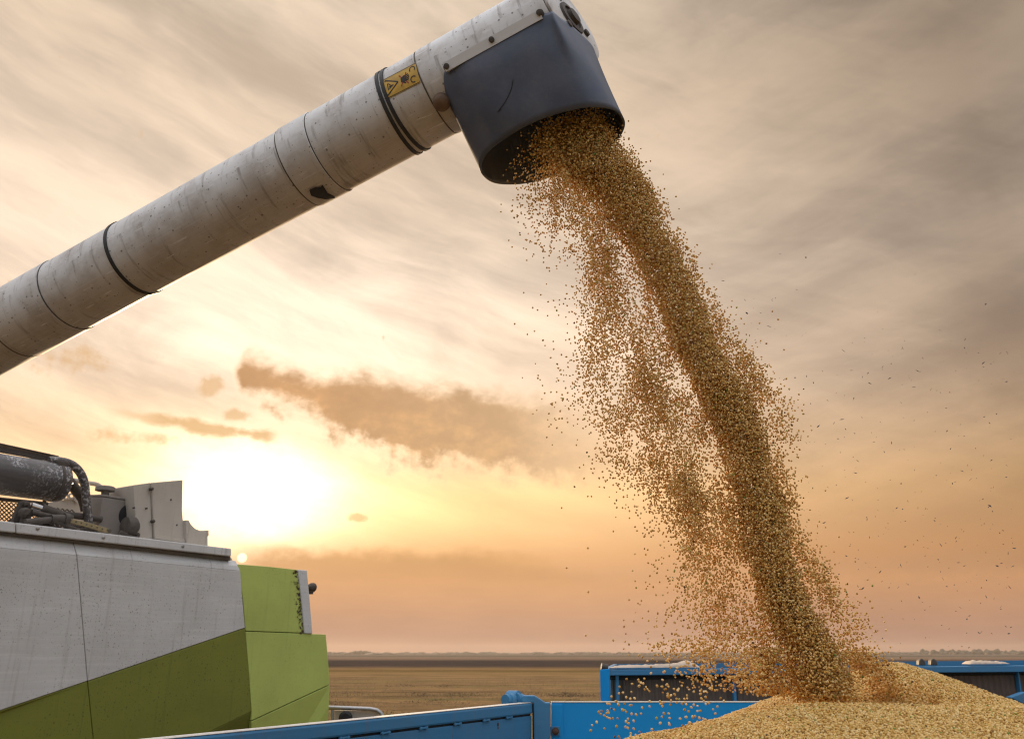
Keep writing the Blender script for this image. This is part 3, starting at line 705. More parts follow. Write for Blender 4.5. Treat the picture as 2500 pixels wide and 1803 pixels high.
# turret tube joining the auger to the machine, outside the frame
mb = MB(); e0 = tp(-4.55, 0, 0); mb.tube(spline([e0 + AX * .35, e0, e0 - AX * .28 - UP * .05, e0 - AX * .42 - Vector((0, 0, .22)) + back * .15, e0 - AX * .45 - Vector((0, 0, .6)) + back * .5, e0 - AX * .45 - Vector((0, 0, .8)) + back * 1.6]), .195, 28)
mb.build('auger_elbow', M['deck'], aug, 40)
def ring(name, s, w, h, mat, tilt=0.0, phase=0.0, th0=0, th1=2 * math.pi, r0=TR, parent=aug):
    n = 72; vs = []; fs = []; full = abs(th1 - th0 - 2 * math.pi) < 1e-6
    for k in range(n + (0 if full else 1)):
        th = th0 + (th1 - th0) * k / n; s2 = s + tilt * math.cos(th - phase)
        for (a, b) in ((-w / 2, r0 * .99), (-w / 2, r0 + h), (w / 2, r0 + h), (w / 2, r0 * .99)): vs.append(tp(s2 + a, th, b))
    cnt = len(vs) // 4
    for k in range(cnt if full else cnt - 1):
        k2_ = (k + 1) % cnt
        for j in range(4): fs.append((k * 4 + j, k * 4 + (j + 1) % 4, k2_ * 4 + (j + 1) % 4, k2_ * 4 + j))
    mb = MB(); mb.add(vs, fs); return mb.build(name, mat, parent, 50)
RB = TR * 1.0
s1_, t1_ = hit(*k2(208, 520)); s2_, t2_ = hit(*k2(330, 850)); s3_, t3_ = hit(*k2(430, 965))
sm_ = hit(*k2(290, 800))[0]
ring('strap', sm_, .015, .0045, M['strap'], .004, t1_)
ring('strap', sm_ + .033, .015, .005, M['strap'], -.008, -.35)
ring('strap', hit(*k3(640, 920))[0], .016, .005, M['strap'], r0=TR * .986)
seam_m = simple('weld_seam', (.10, .085, .07, 1), .7, .2, .3, 40)
for s in (s_j1 + .004, s_j0 - .004, s_j2 + .003, s_j3 - .006, s_hj - .006):
    ring('weld_seam', s, .005, .0022, seam_m, r0=TR * (.99 if s > s_j2 else 1.0))
# worn bare patch
def patch(name, pix, h, mat, parent=aug, r0=TR):
    pts = [hit(*p) for p in pix]; n = len(pts); c_ = (sum(p[0] for p in pts) / n, sum(p[1] for p in pts) / n); vs = [tp(c_[0], c_[1], r0 + h)]; fs = []
    for q in (.5, 1.0):
        for s, th in pts: vs.append(tp(c_[0] + (s - c_[0]) * q, c_[1] + (th - c_[1]) * q, r0 + h))
    for k in range(n):
        k2_ = (k + 1) % n; fs.append((0, 1 + k, 1 + k2_)); fs.append((1 + k, 1 + n + k, 1 + n + k2_, 1 + k2_))
    mb = MB(); mb.add(vs, fs); return mb.build(name, mat, parent, 60)
patch('scuffed_patch', [k3(*p) for p in ((1712, 478), (1745, 462), (1775, 462), (1785, 448), (1798, 468), (1812, 492), (1848, 508), (1850, 520), (1800, 527), (1755, 520), (1722, 508))], .0055, M['strap'], r0=TR * 1.02)
# warning sticker, printed symbols set just proud of it
sc_c = [hit(*k2(*p)) for p in ((228, 516), (436, 406), (467, 532), (250, 642))]      # corners: left-top, right-top, right-bottom, left-bottom
def stk(u, v, h):          # u along, v across (0 top)
    a, b, c, d_ = sc_c
    s = (a[0] * (1 - u) + b[0] * u) * (1 - v) + (d_[0] * (1 - u) + c[0] * u) * v
    th = (a[1] * (1 - u) + b[1] * u) * (1 - v) + (d_[1] * (1 - u) + c[1] * u) * v
    return tp(s, th, TR * 1.0 + h)
mb = MB(); nu, nv = 10, 10
mb.add([stk(i / nu, j / nv, .0016) for j in range(nv + 1) for i in range(nu + 1)], [(j * (nu + 1) + i, j * (nu + 1) + i + 1, (j + 1) * (nu + 1) + i + 1, (j + 1) * (nu + 1) + i) for j in range(nv) for i in range(nu)], 0)
def stroke(pts, w, mi, asp=1.75, h=.0026):
    for (x0, y0), (x1, y1) in zip(pts, pts[1:]):
        dx, dy = (x1 - x0) * asp, y1 - y0; l = math.hypot(dx, dy) or 1; nx, ny = -dy / l * w / asp, dx / l * w
        mb.add([stk(x0 + nx, y0 + ny, h), stk(x1 + nx, y1 + ny, h), stk(x1 - nx, y1 - ny, h), stk(x0 - nx, y0 - ny, h)], [(0, 1, 2, 3)], mi)
def fill(pts, mi, h=.0024): mb.add([stk(x, y, h) for x, y in pts], [tuple(range(len(pts)))], mi)
# frame
stroke([(.015, .03), (.985, .03), (.985, .97), (.015, .97), (.015, .03)], .012, 1)
stroke([(.05, .12), (.05, .88), (.42, .5), (.05, .12)], .032, 1)                       # triangle lying on its side
stroke([(.11, .34), (.11, .66)], .022, 1); stroke([(.13, .36), (.19, .46), (.15, .56), (.25, .50)], .02, 1, h=.0027); stroke([(.14, .62), (.21, .56), (.28, .53)], .018, 1)
fill([(.50, .42), (.60, .34), (.66, .38), (.66, .62), (.58, .66), (.50, .60)], 1)       # hand
for q in range(4): stroke([(.64, .39 + q * .075), (.76 - abs(q - 1.3) * .02, .37 + q * .08)], .026, 1, h=.0025)
stroke([(.55, .62), (.63, .73)], .026, 1, h=.0025)
stroke([(.47, .24), (.70, .80)], .026, 2, h=.0032); stroke([(.48, .78), (.69, .26)], .026, 2, h=.0034)
def arc(cx, cy, r, a0, a1): return [(cx + r / 1.75 * math.cos(R_(a0 + (a1 - a0) * k / 12)), cy + r * math.sin(R_(a0 + (a1 - a0) * k / 12))) for k in range(13)]
stroke(arc(.87, .25, .135, 150, 400), .024, 1); stroke(arc(.85, .73, .135, -30, -290), .024, 1)
yel = simple('sticker_yellow', (.60, .37, .055, 1), .5, 0, .25, 40); blk = simple('sticker_black', (.03, .026, .022, 1), .6); red = simple('sticker_red', (.36, .05, .03, 1), .6)
st = mb.build('warning_sticker', [yel, blk, red], aug, 60); st['label'] = 'yellow warning sticker with triangle and crossed-out hand'
# bolted strip holding the rubber
mb = MB(); n = 16; vs = []; fs = []
for k in range(n + 1):
    s = sA + (sB - sA) * k / n
    for (dth, r) in ((-.06, TR * 1.012), (-.06, TR * 1.012 + .030), (.12, TR * 1.012 + .026), (.12, TR * 1.012)): vs.append(tp(s, thS + dth, r))
for k in range(n):
    for j in range(4): fs.append((k * 4 + j, k * 4 + (j + 1) % 4, k * 4 + 4 + (j + 1) % 4, k * 4 + 4 + j))
fs += [(0, 1, 2, 3), (n * 4 + 3, n * 4 + 2, n * 4 + 1, n * 4)]
mb.add(vs, fs); mb.build('clamp_strip', M['auger'], aug, 30)
for (x, y) in ((650, 440), (938, 272), (1242, 100)):
    s, th = hit(*k2(x, y)); nrm_ = tp(s, th, 1) - tp(s, th, 0); mb = MB()
    mb.lathe(tp(s, th, TR * 1.012), nrm_, [(0, .016), (.022, .016), (.024, .011), (.034, .011), (.036, .006)], 14); mb.build('bolt', M['iron'], aug, 40)
# end plate with its bearing
mb = MB(); n = 56; 
capc = tp(s_end, 0, 0)
e1 = (tp(s_end - TILT * TR, 0, TR) - capc).normalized(); e2 = UP; capn = e1.cross(e2) * (1 if e1.cross(e2).dot(AX) > 0 else -1)
def cap_pt(r, a, h): return capc + e1 * r * math.cos(a) + e2 * r * math.sin(a) + capn * h
mb.prism([cap_pt(TR * 1.03, k * 2 * math.pi / n, 0) for k in range(n)], capn * .012); cap = mb.build('end_plate', M['auger'], aug, bevel=.003)
me = cap.data; ul = me.uv_layers.new(name='UVMap')
for lp in me.loops:
    v = me.vertices[lp.vertex_index].co; ul.data[lp.index].uv = (v.x * 1.0 + 5, v.z * .8)
mb = MB(); mb.lathe(capc + capn * .012, capn, [(0, .072), (.010, .070), (.012, .052), (.004, .050), (.004, .034), (.024, .032), (.026, .012)], 28)
for k in range(3):
    p = cap_pt(.10, 1.2 + k * 2.094, .012); mb.lathe(p, capn, [(0, .016), (.012, .015), (.014, .006)], 10)
mb.build('bearing', M['iron'], cap, 40)
# lamp bracket peeping over the top of the end plate
mb = MB(); q_ = tp(s_end - .05, R_(96), TR * 1.0); mb.box(q_ + UP * .035, AX * .09, WV * .06, UP * .07); mb.lathe(q_ + UP * .07 + AX * .03, AX - UP * .3, [(0, .035), (.06, .05), (.07, .045)], 16)
mb.build('top_lamp', M['strap'], aug, 40)
# rubber spout
RL = at(*k2(877, 1142), 3.06); RR = at(*k2(1771, 752), 2.80)
rc = (RL + RR) / 2; ru = (RR - RL) / 2; rw = (WV + ru.normalized() * -WV.dot(ru.normalized())).normalized() * .185
s0 = s_hood; s1 = s_end + .022; smid, shalf = (s0 + s1) / 2, (s1 - s0) / 2
ncol, nrow = 112, 18; vs = []; fs = []
spw = lambda v, p: math.copysign(abs(v) ** p, v)
for j in range(nrow + 1):
    v = j / nrow
    for i in range(ncol):
        ph = i * 2 * math.pi / ncol; cph, sph = math.cos(ph), math.sin(ph)
        s = smid + shalf * spw(cph, .32); lat = TR * 1.035 * spw(sph, .55)
        up_ = math.sin(thS) * TR * 1.03
        if cph > 0: s += lat * TILT * min(1, cph ** 2 * 1.2)
        if cph < 0:
            under = -math.sqrt(max((TR * 1.035) ** 2 - lat * lat, 0)); tl = min(1, max(0, (-cph - .45) / .4)); tl = tl * tl * (3 - 2 * tl)
            up_ = up_ * (1 - tl) + min(up_, under) * tl
            if abs(lat) > TR * 1.0: up_ = math.sin(thS) * TR * 1.03
        top_p = PL + AX * s + WV * lat + UP * up_
        bot_p = rc + ru * spw(cph, .93) + rw * spw(sph, .93)
        e = v ** 1.15
        p = top_p * (1 - e) + bot_p * e
        # flap belly and soft folds below the corner bolts
        mid = math.sin(math.pi * min(1, v)) 
        p += (-WV) * (.018 * mid * max(0, -sph)) + WV * (.018 * mid * max(0, sph))
        fold = math.exp(-((cph - .72) / .13) ** 2) * (1 if sph < 0 else .5)
        p += (-WV if sph < 0 else WV) * (.03 * fold * math.exp(-((v - .25) / .3) ** 2))
        p += (-WV) * .006 * noise.noise(Vector((ph * 2.2, v * 3, 1))) * (0 if v < .03 else 1)
        vs.append(p)
for j in range(nrow):
    for i in range(ncol): fs.append((j * ncol + i, j * ncol + (i + 1) % ncol, (j + 1) * ncol + (i + 1) % ncol, (j + 1) * ncol + i))
vs_hood, fs_hood = list(vs), list(fs)
mb = MB(); mb.add(vs, fs); hood = mb.build('rubber_spout', M['rubber'], aug, 50)
sf = hood.modifiers.new('thick', 'SOLIDIFY'); sf.thickness = .007; sf.offset = -1
hood['label'] = 'dark slate rubber spout hanging under the auger end'
# rusty knob in the notch at the spout edge
s, th = hit(*k2(603, 655)); nrm_ = tp(s, th, 1) - tp(s, th, 0); mb = MB()
mb.lathe(tp(s, th, TR), nrm_, [(0, .036), (.022, .034), (.034, .024), (.038, .008)], 20); mb.build('rusty_knob', simple('rusty_brown_paint', (.16, .10, .06, 1), .7, .1, .3, 50, .2), aug, 45)
from mathutils.bvhtree import BVHTree
bvh = BVHTree.FromPolygons(vs_hood, fs_hood)
def on_hood(x, y):
    px, py = k2(x, y); d_ = ray(px, py).normalized(); h_ = bvh.ray_cast(CAM, d_); return h_[0] - d_ * .001
mb = MB(); mb.tube(spline([on_hood(x, y) for x, y in ((1063, 512), (1048, 580), (1012, 655), (964, 720))], 4), [.0008] + [.0015] * 11 + [.001], 6); mb.tube([on_hood(964, 720), on_hood(985, 706)], .0014, 6)
mb.build('gouge', M['strap'], hood)

# ------------------------------------------------------------------ front trailer
RIMZ = 2.15
pc = atz(1300, 1714, RIMZ); pl_ = atz(400, 1803, RIMZ)
YW = pc.y + .02
tr1 = thing('grain_trailer', 'blue grain trailer in front being filled with soybeans, its left board swung out', 'trailer', (1.6, 3.2, 0))
LB = Plane(pl_, (pc - pl_)); bd = LB.d; bn = LB.n
bl0 = pc - bd * .015; bl1 = pl_ - bd * 1.3
# board: top rail + face + seam
mb = MB(); up3 = Vector((0, 0, 1)); th_b = .075
mb.prism([bl1 + bn * .012, bl0 + bn * .012, bl0 + bn * .012 - up3 * .075, bl1 + bn * .012 - up3 * .075], -bn * (th_b + .012))
rail = mb.build('top_rail', M['blue'], tr1, bevel=.012)
mb = MB(); mb.prism([bl1 + bn * .008 + up3 * .0005, bl0 + bn * .008 + up3 * .0005, bl0 - bn * (th_b - .004) + up3 * .0005, bl1 - bn * (th_b - .004) + up3 * .0005], up3 * .003)
mb.build('sunlit_edge', M['sunlit_top'], rail)  # pale strip carrying painted sunlight along the rail top
mb = MB(); mb.prism([bl1 - up3 * .088, bl0 - up3 * .088, bl0 - up3 * .75, bl1 - up3 * .75], -bn * .04)
for k in range(7): pass
board = mb.build('side_board', M['blue'], tr1, bevel=.006)
mb = MB(); mb.prism([bl1 - up3 * .07 - bn * .01, bl0 - up3 * .07 - bn * .01, bl0 - up3 * .1 - bn * .01, bl1 - up3 * .1 - bn * .01], -bn * .03); mb.build('board_gap', M['dark'], board)
def onb(px, py, off=0): return LB.on(px, py, off)
bp_ = [(x * .485 + 400) for x in (910, 1115, 1305, 1475, 1620, 1735, 640)]
for x in bp_:
    p = onb(x, 1750, 0); dz_ = RIMZ - .0815
    c_ = Vector((p.x, p.y, dz_)); mb = MB(); mb.box(c_ + bn * .006, bd * .085, bn * .012, up3 * .012)
    mb.box(c_ + bn * .008 + bd * .03, bd * .02, bn * .012, up3 * .016); mb.box(c_ + bn * .008 - bd * .03, bd * .02, bn * .012, up3 * .016)
    mb.build('hinge_tab', M['blue'], board, bevel=.003)
mb = MB()
for (x, y, r_) in ((655, 660, .012), (658, 712, .008), (660, 675, .007)):
    p = onb(1100 + x / 5.67, 1650 + y / 5.67, .001); mb.lathe(p, bn, [(0, r_), (.0015, r_ * .9)], 12)
mb.build('rust_spot', M['rust'], board)
# corner post plate
def kp(x, y, Y): return at(1100 + x / 5.67, 1650 + y / 5.67, Y)
Yp = YW - .06
mb = MB(); mb.prism([kp(1150, 372, Yp), kp(975, 352, Yp), kp(975, 285, Yp), kp(1000, 264, Yp), kp(1160, 264, Yp), kp(1205, 290, Yp), kp(1310, 360, Yp), kp(1384, 362, Yp), kp(1384, 1500, Yp), kp(1160, 1500, Yp)], Vector((0, .07, 0)))
post = mb.build('corner_post', M['blue'], tr1, bevel=.008)
mb = MB(); mb.prism([kp(1130, 372, Yp + .03), kp(1162, 372, Yp + .03), kp(1162, 1500, Yp + .03), kp(1140, 1500, Yp + .03)], Vector((0, .03, 0))); mb.build('post_gap', M['dark'], post)
mb = MB(); mb.lathe(kp(940, 305, Yp + .05), bn, [(-.09, .04), (-.085, .055), (-.0, .055), (.005, .04)], 20); mb.lathe(kp(925, 318, Yp + .05), Vector((-.6, -.8, 0)), [(-.06, .038), (0, .038), (.005, .05), (.03, .05), (.032, .03), (.04, .03)], 20)
mb.tube([kp(850, 322, Yp), kp(850, 322, Yp) + Vector((-.05, -.06, 0))], [.04, .04], 18)
mb.lathe(kp(850, 318, Yp - .0), Vector((-.5, -.86, 0)), [(0, .042), (.045, .042), (.05, .036), (.05, .02), (.06, .02)], 20)
mb.build('hinge_pin', M['blue'], post, 40)
# end wall facing the camera
xr = 3.0
w0 = kp(1392, 362, YW); z_t = w0.z
mb = MB(); mb.prism([w0, Vector((xr, YW, z_t)), Vector((xr, YW, 1.25)), Vector((w0.x, YW, 1.25))], Vector((0, .05, 0)))
wallp = mb.build('end_board', M['blue_bright'], tr1, bevel=.006)
mb = MB(); mb.prism([Vector((w0.x, YW - .003, z_t + .001)), Vector((xr, YW - .003, z_t + .001)), Vector((xr, YW + .048, z_t + .001)), Vector((w0.x, YW + .048, z_t + .001))], up3 * .007)
mb.build('sunlit_edge', M['sunlit_top'], wallp)  # sunlight painted as a pale strip on the board's top edge
mb = MB(); mb.prism([kp(1394, 380, YW - .012), kp(1555, 380, YW - .012), kp(1555, 1400, YW - .012), kp(1394, 1400, YW - .012)], Vector((0, .011, 0))); mb.build('corner_plate', M['blue_bright'], wallp, bevel=.003)
mb = MB(); c_ = kp(1450, 755, YW - .012); mb.box(c_ + Vector((0, -.006, 0)), Vector((.07, 0, 0)), Vector((0, .012, 0)), Vector((0, 0, .065))); bo = mb.build('bolt_plate', M['blue'], wallp, bevel=.003)
mb = MB(); mb.lathe(c_ + Vector((0, -.012, 0)), Vector((0, -1, 0)), [(0, .026), (.008, .026), (.009, .018), (.03, .018), (.034, .010)], 16); mb.build('bolt', M['rust'], bo, 40)
# the rest of the box: right board, low left sill, near board, floor, chassis (below or outside the frame)
mb = MB(); mb.prism([Vector((xr, YW, 2.13)), Vector((xr, -.6, 2.13)), Vector((xr, -.6, 1.25)), Vector((xr, YW, 1.25))], Vector((.05, 0, 0))); mb.build('side_board', M['blue'], tr1, bevel=.006)
xl = w0.x
mb = MB(); mb.prism([Vector((xl, YW - .05, 1.80)), Vector((xl, -.6, 1.80)), Vector((xl, -.6, 1.25)), Vector((xl, YW - .05, 1.25))], Vector((-.05, 0, 0))); mb.build('low_sill', M['blue'], tr1, bevel=.006)
mb = MB(); mb.prism([Vector((xl, -.6, 1.9)), Vector((xr, -.6, 1.9)), Vector((xr, -.6, 1.25)), Vector((xl, -.6, 1.25))], Vector((0, -.05, 0))); mb.build('tail_board', M['blue'], tr1, bevel=.006)
mb = MB(); mb.box(Vector(((xl + xr) / 2, (YW - .6) / 2, 1.2)), Vector((xr - xl + .1, 0, 0)), Vector((0, YW + .7, 0)), up3 * .1); mb.build('trailer_floor', M['inner_steel'], tr1)
mb = MB()
for x in (xl + .7, xr - .7): mb.box(Vector((x, (YW - .6) / 2, 1.03)), Vector((.12, 0, 0)), Vector((0, YW + .4, 0)), up3 * .24)
for y in (.6, 4.9): mb.tube([Vector((xl + .2, y, .55)), Vector((xr - .2, y, .55))], .06, 12); mb.box(Vector(((xl + xr) / 2, y, .74)), Vector((1.6, 0, 0)), Vector((0, .3, 0)), up3 * .36)
mb.build('chassis', M['iron'], tr1)
for y in (.6, 4.9):
    for x in (xl + .2, xr - .2): wheel(Vector((x, y, .545)), .53, .32, tr1, Vector((1, 0, 0)))

# ------------------------------------------------------------------ second trailer, behind
tr2 = thing('grain_trailer', 'second blue trailer behind the bean heap, with brown ribbed end wall', 'trailer', (4.2, 9.6, 0))
P2 = Plane(at(1478, 1640, 8.3), Vector((1, .11, 0))); n2 = P2.n
def k6(x, y, off=0): return P2.on(1400 + x * .485, 1550 + y * .485, off)
bz2 = 1.15
def flat2(name, pts, off, th, mat, parent=tr2, bevel=.006):
    mb = MB(); mb.prism([p if isinstance(p, Vector) else k6(*p, off) for p in pts], -n2 * th); return mb.build(name, mat, parent, bevel=bevel)
def drop(x, off): p = k6(x, 300, off); return Vector((p.x, p.y, bz2))
flat2('corner_post', [(134, 172), (183, 168), (183, 300), drop(183, .03), drop(134, .03)], .03, .012, M['blue_bright'])
flat2('top_rail', [(186, 173), (700, 168), (1500, 160), (2238, 152), (3300, 140), (3300, 172), (2238, 184), (1500, 190), (700, 197), (186, 202)], .02, .12, M['blue'])
rl = lambda x: 200 - (x - 186) * .0082 * 1.0
flat2('rail_gap', [(186, 200), (3300, 168), (3300, 186), (186, 224)], -.06, .03, M['dark'])
# ribbed end panel
mb = MB(); n = 420; front = []
pa = k6(186, 215, -.09); pb = k6(3300, 180, -.09)
for i in range(n + 1):
    t = i / n; p = pa.lerp(pb, t); rib = .012 * (1 if (i % 4) < 2 else 0); front.append((p + n2 * rib))
vs = []
for p in front: vs += [p, Vector((p.x, p.y, bz2))]
mb.add(vs, [(2 * i, 2 * i + 1, 2 * i + 3, 2 * i + 2) for i in range(n)])
mb.build('ribbed_panel', M['inner_steel'], tr2)
for (x0, x1) in ((214, 229), (800, 815), (1500, 1515), (2236, 2244), (2900, 2915)):
    flat2('upright', [(x0, 202 - x0 * .009), (x1, 202 - x0 * .009), drop(x1, -.03), drop(x0, -.03)], -.03, .06, M['blue'])
# bracing strut low on the right
flat2('brace', [(2200, 312), (2268, 287), (2500, 262), (2500, 330), (2268, 345)], .25, .08, M['blue'])
L2 = (pb - pa).length; dir2 = P2.d
mb = MB(); q0 = k6(140, 172, -.15); q1 = k6(3290, 142, -.15)
back2 = Vector((.14, 1, 0)).normalized()
mb.prism([q0, q0 + back2 * 4.2, Vector((q0.x, q0.y, bz2)) + back2 * 4.2, Vector((q0.x, q0.y, bz2))], dir2 * .05)
mb.prism([q1, q1 + back2 * 4.2, Vector((q1.x, q1.y, bz2)) + back2 * 4.2, Vector((q1.x, q1.y, bz2))], -dir2 * .05)
mb.prism([q0 + back2 * 4.2, q1 + back2 * 4.2, Vector((q1.x, q1.y, bz2)) + back2 * 4.2, Vector((q0.x, q0.y, bz2)) + back2 * 4.2], back2 * .05)
mb.build('side_board', M['blue'], tr2)
mb = MB(); a0 = Vector((q0.x, q0.y, bz2 - .1)); mb.prism([a0 + n2 * .1, a0 + dir2 * L2 + n2 * .1, a0 + dir2 * L2 + back2 * 4.2, a0 + back2 * 4.2], up3 * .1); mb.build('trailer_floor', M['inner_steel'], tr2)
mb = MB()
for f_ in (.8, L2 - .8): mb.box(a0 + dir2 * f_ + back2 * 2.1 - up3 * .12, dir2 * .12, back2 * 4.0, up3 * .22)
for f_ in (.9, 3.3): mb.box(a0 + dir2 * L2 / 2 + back2 * f_ - up3 * .36, dir2 * (L2 - .7), back2 * .12, up3 * .28)
mb.build('chassis', M['iron'], tr2)
for f_ in (.9, 3.3):
    for g2 in (.35, L2 - .35):
        p = a0 + dir2 * g2 + back2 * f_; wheel(Vector((p.x, p.y, .525)), .51, .3, tr2, dir2)
# tarp bows end stops
mb = MB()
for x in (1755, 1815): 
    for k in range(7):
        pass
    mb.prism([k6(x - 15, 150, -.05), k6(x - 14, 126, -.05), k6(x - 4, 116, -.05), k6(x + 4, 118, -.05), k6(x + 14, 128, -.05), k6(x + 20, 150, -.05)], back2 * .10)
mb.build('tarp_bow', M['iron'], tr2, bevel=.01)
mb = MB(); mb.tube([k6(140, 155, -.1), k6(172, 162, -.1)], .03, 10); mb.build('rail_end', M['iron'], tr2, 40)
# tarpaulins lying folded on the rim
def tarp(name, x0, x1, yb0, yb1, h, label, sd):
    mb = MB(); n = 70; m = 14; vs = []; fs = []
    for i in range(n + 1):
        t = i / n; x = x0 + (x1 - x0) * t; b = k6(x, yb0 + (yb1 - yb0) * t, .03)
        env = (min(1, t * 9) * min(1, (1 - t) * 9)) ** .6; hh2 = h(t) * env * .0019
        for j in range(m + 1):
            q = j / m; a = math.pi * q
            wr = .010 * noise.noise(Vector((t * 12, q * 4, sd))) + .006 * noise.noise(Vector((t * 34, q * 8, sd + 4)))
            p = b + back2 * (.24 * (1 - math.cos(a)) / 2 + .01) + up3 * (hh2 * math.sin(a) ** .7 + (wr * env if 0 < j < m else 0) + .004)
            vs.append(p)
    for i in range(n):
        for j in range(m): fs.append((i * (m + 1) + j, i * (m + 1) + j + 1, (i + 1) * (m + 1) + j + 1, (i + 1) * (m + 1) + j))
    for i in range(n): fs.append((i * (m + 1), (i + 1) * (m + 1), (i + 1) * (m + 1) + m, i * (m + 1) + m))
    mb.add(vs, fs); o = mb.build(name, M['tarp'], None, 60); return tag(o, label, 'tarpaulin', 'tarpaulins folded on the rear trailer rim')
tarp('tarpaulin', 178, 640, 166, 163, lambda t: 8 + 12 * t + 12 * math.exp(-((t - .86) / .1) ** 2), 'pale tarpaulin folded on the rear trailer rim, left of the falling beans', 1.0)
tarp('tarpaulin', 2000, 2200, 147, 145, lambda t: 18 - 8 * t, 'short pale tarpaulin roll on the rear trailer rim, right of the bean heap', 5.0)

# ------------------------------------------------------------------ soybeans
BD = .0066
bean_me = bpy.data.meshes.new('soybean'); bm = bmesh.new(); bmesh.ops.create_icosphere(bm, subdivisions=3, radius=BD / 2)
for v in bm.verts: v.co = Vector((v.co.x * 1.20, v.co.y * .98, v.co.z * .90))
for f in bm.faces: f.smooth = True
bm.to_mesh(bm and bean_me); bm.free(); bean_me.materials.append(M['bean'])
def instancer(name, with_mesh, size):
    ng = bpy.data.node_groups.new(name, 'GeometryNodeTree')
    ng.interface.new_socket('Geometry', in_out='INPUT', socket_type='NodeSocketGeometry'); ng.interface.new_socket('Geometry', in_out='OUTPUT', socket_type='NodeSocketGeometry')
    N = ng.nodes.new; Lk = ng.links.new
    gi, go = N('NodeGroupInput'), N('NodeGroupOutput')
    ico = N('GeometryNodeMeshIcoSphere'); ico.inputs['Radius'].default_value = size / 2; ico.inputs['Subdivisions'].default_value = 2
    tf = N('GeometryNodeTransform'); tf.inputs['Scale'].default_value = (1.20, .98, .90)
    ss = N('GeometryNodeSetShadeSmooth'); sm = N('GeometryNodeSetMaterial'); sm.inputs['Material'].default_value = M['bean']
    Lk(ico.outputs[0], tf.inputs[0]); Lk(tf.outputs[0], ss.inputs[0]); Lk(ss.outputs[0], sm.inputs[0])
    ip = N('GeometryNodeInstanceOnPoints'); Lk(gi.outputs[0], ip.inputs['Points']); Lk(sm.outputs[0], ip.inputs['Instance'])
    na = N('GeometryNodeInputNamedAttribute'); na.data_type = 'BOOLEAN'; na.inputs[0].default_value = 'bean'; Lk(na.outputs[0], ip.inputs['Selection'])
    rv = N('FunctionNodeRandomValue'); rv.data_type = 'FLOAT_VECTOR'; rv.inputs[1].default_value = (6.283, 6.283, 6.283)
    Lk(rv.outputs[0], ip.inputs['Rotation'])
    rf = N('FunctionNodeRandomValue'); rf.data_type = 'FLOAT'; rf.inputs[2].default_value = .74; rf.inputs[3].default_value = 1.18; rf.inputs['Seed'].default_value = 3
    Lk(rf.outputs[1], ip.inputs['Scale'])
    if with_mesh:
        j = N('GeometryNodeJoinGeometry'); Lk(gi.outputs[0], j.inputs[0]); Lk(ip.outputs[0], j.inputs[0]); Lk(j.outputs[0], go.inputs[0])
    else: Lk(ip.outputs[0], go.inputs[0])
    return ng
def points_obj(name, pts, faces_v=None, faces_f=None, mat=None, size=None):
    fv = faces_v or []; me = bpy.data.meshes.new(name)
    me.from_pydata([tuple(p) for p in fv] + [tuple(p) for p in pts], [], faces_f or [])
    at_ = me.attributes.new('bean', 'BOOLEAN', 'POINT'); at_.data.foreach_set('value', [False] * len(fv) + [True] * len(pts))
    if mat: me.materials.append(mat)
    for p in me.polygons: p.use_smooth = True
    o = bpy.data.objects.new(name, me); C.objects.link(o)
    md = o.modifiers.new('beans', 'NODES'); md.node_group = instancer(name + '_instancer', bool(fv), size or BD); return o
# heap -----------------------------------------------------------
pk1 = at(2176, 1614, 3.6); pk2 = Vector((.88, 2.75, 2.354))
def cone(x, y, p, kxl, kxr, kyf, kyb, e):
    dx, dy = x - p.x, y - p.y; kx = kxl if dx < 0 else kxr; ky = kyf if dy < 0 else kyb
    return p.z - (math.sqrt((dx * kx) ** 2 + (dy * ky) ** 2 + e * e) - e)
def heap_z(x, y):
    a = cone(x, y, pk1, .36, .46, .30, .5, .03)
    b = cone(x, y, pk2, .235, .03, .20, .36, .012)
    k = .02; h = max(0, k - abs(a - b)) / k; z = max(a, b) + h * h * k * .25
    # mound running down in front of the right board
    z += .014 * noise.noise(Vector((x * 2.6, y * 2.6, 0))) - .018 * math.exp(-((x - 1.02) ** 2 + (y - 3.02) ** 2) / .05) + .008 * noise.noise(Vector((x * 9, y * 9, 3)))
    z = max(z, 1.50 - .1 * abs(y - 3)); return z
hx0, hx1, hy0, hy1 = xl + .01, xr - .01, .0, YW - .01
nx, ny = 150, 300; fv = []; ff = []
for j in range(ny + 1):
    for i in range(nx + 1):
        x = hx0 + (hx1 - hx0) * i / nx; y = hy0 + (hy1 - hy0) * j / ny; fv.append((x, y, max(1.27, heap_z(x, y) - .004)))
for j in range(ny):
    for i in range(nx): ff.append((j * (nx + 1) + i, j * (nx + 1) + i + 1, (j + 1) * (nx + 1) + i + 1, (j + 1) * (nx + 1) + i))
rb = random.Random(11); pts = []
sp = BD * .88; y = 2.05; row = 0
while y < 4.2:
    x = xl + .02 + (row % 2) * sp / 2; xe = min(xr - .02, .66 * y + .12)
    while x < xe:
        jx, jy = x + rb.gauss(0, sp * .2), y + rb.gauss(0, sp * .2)
        z = heap_z(jx, jy)
        # skip what the heap itself hides on the far slope
        if not (jy > pk1.y + .25 and z < pk1.z - .12):
            pts.append((jx, jy, z + rb.uniform(-.0025, .0025)))
            if rb.random() < .10: pts.append((jx + rb.gauss(0, .003), jy + rb.gauss(0, .003), z + BD * rb.uniform(.45, .7)))
        x += sp
    y += sp * .866; row += 1
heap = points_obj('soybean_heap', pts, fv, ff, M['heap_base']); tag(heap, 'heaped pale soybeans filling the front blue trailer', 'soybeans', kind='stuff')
N_HEAP = len(pts)

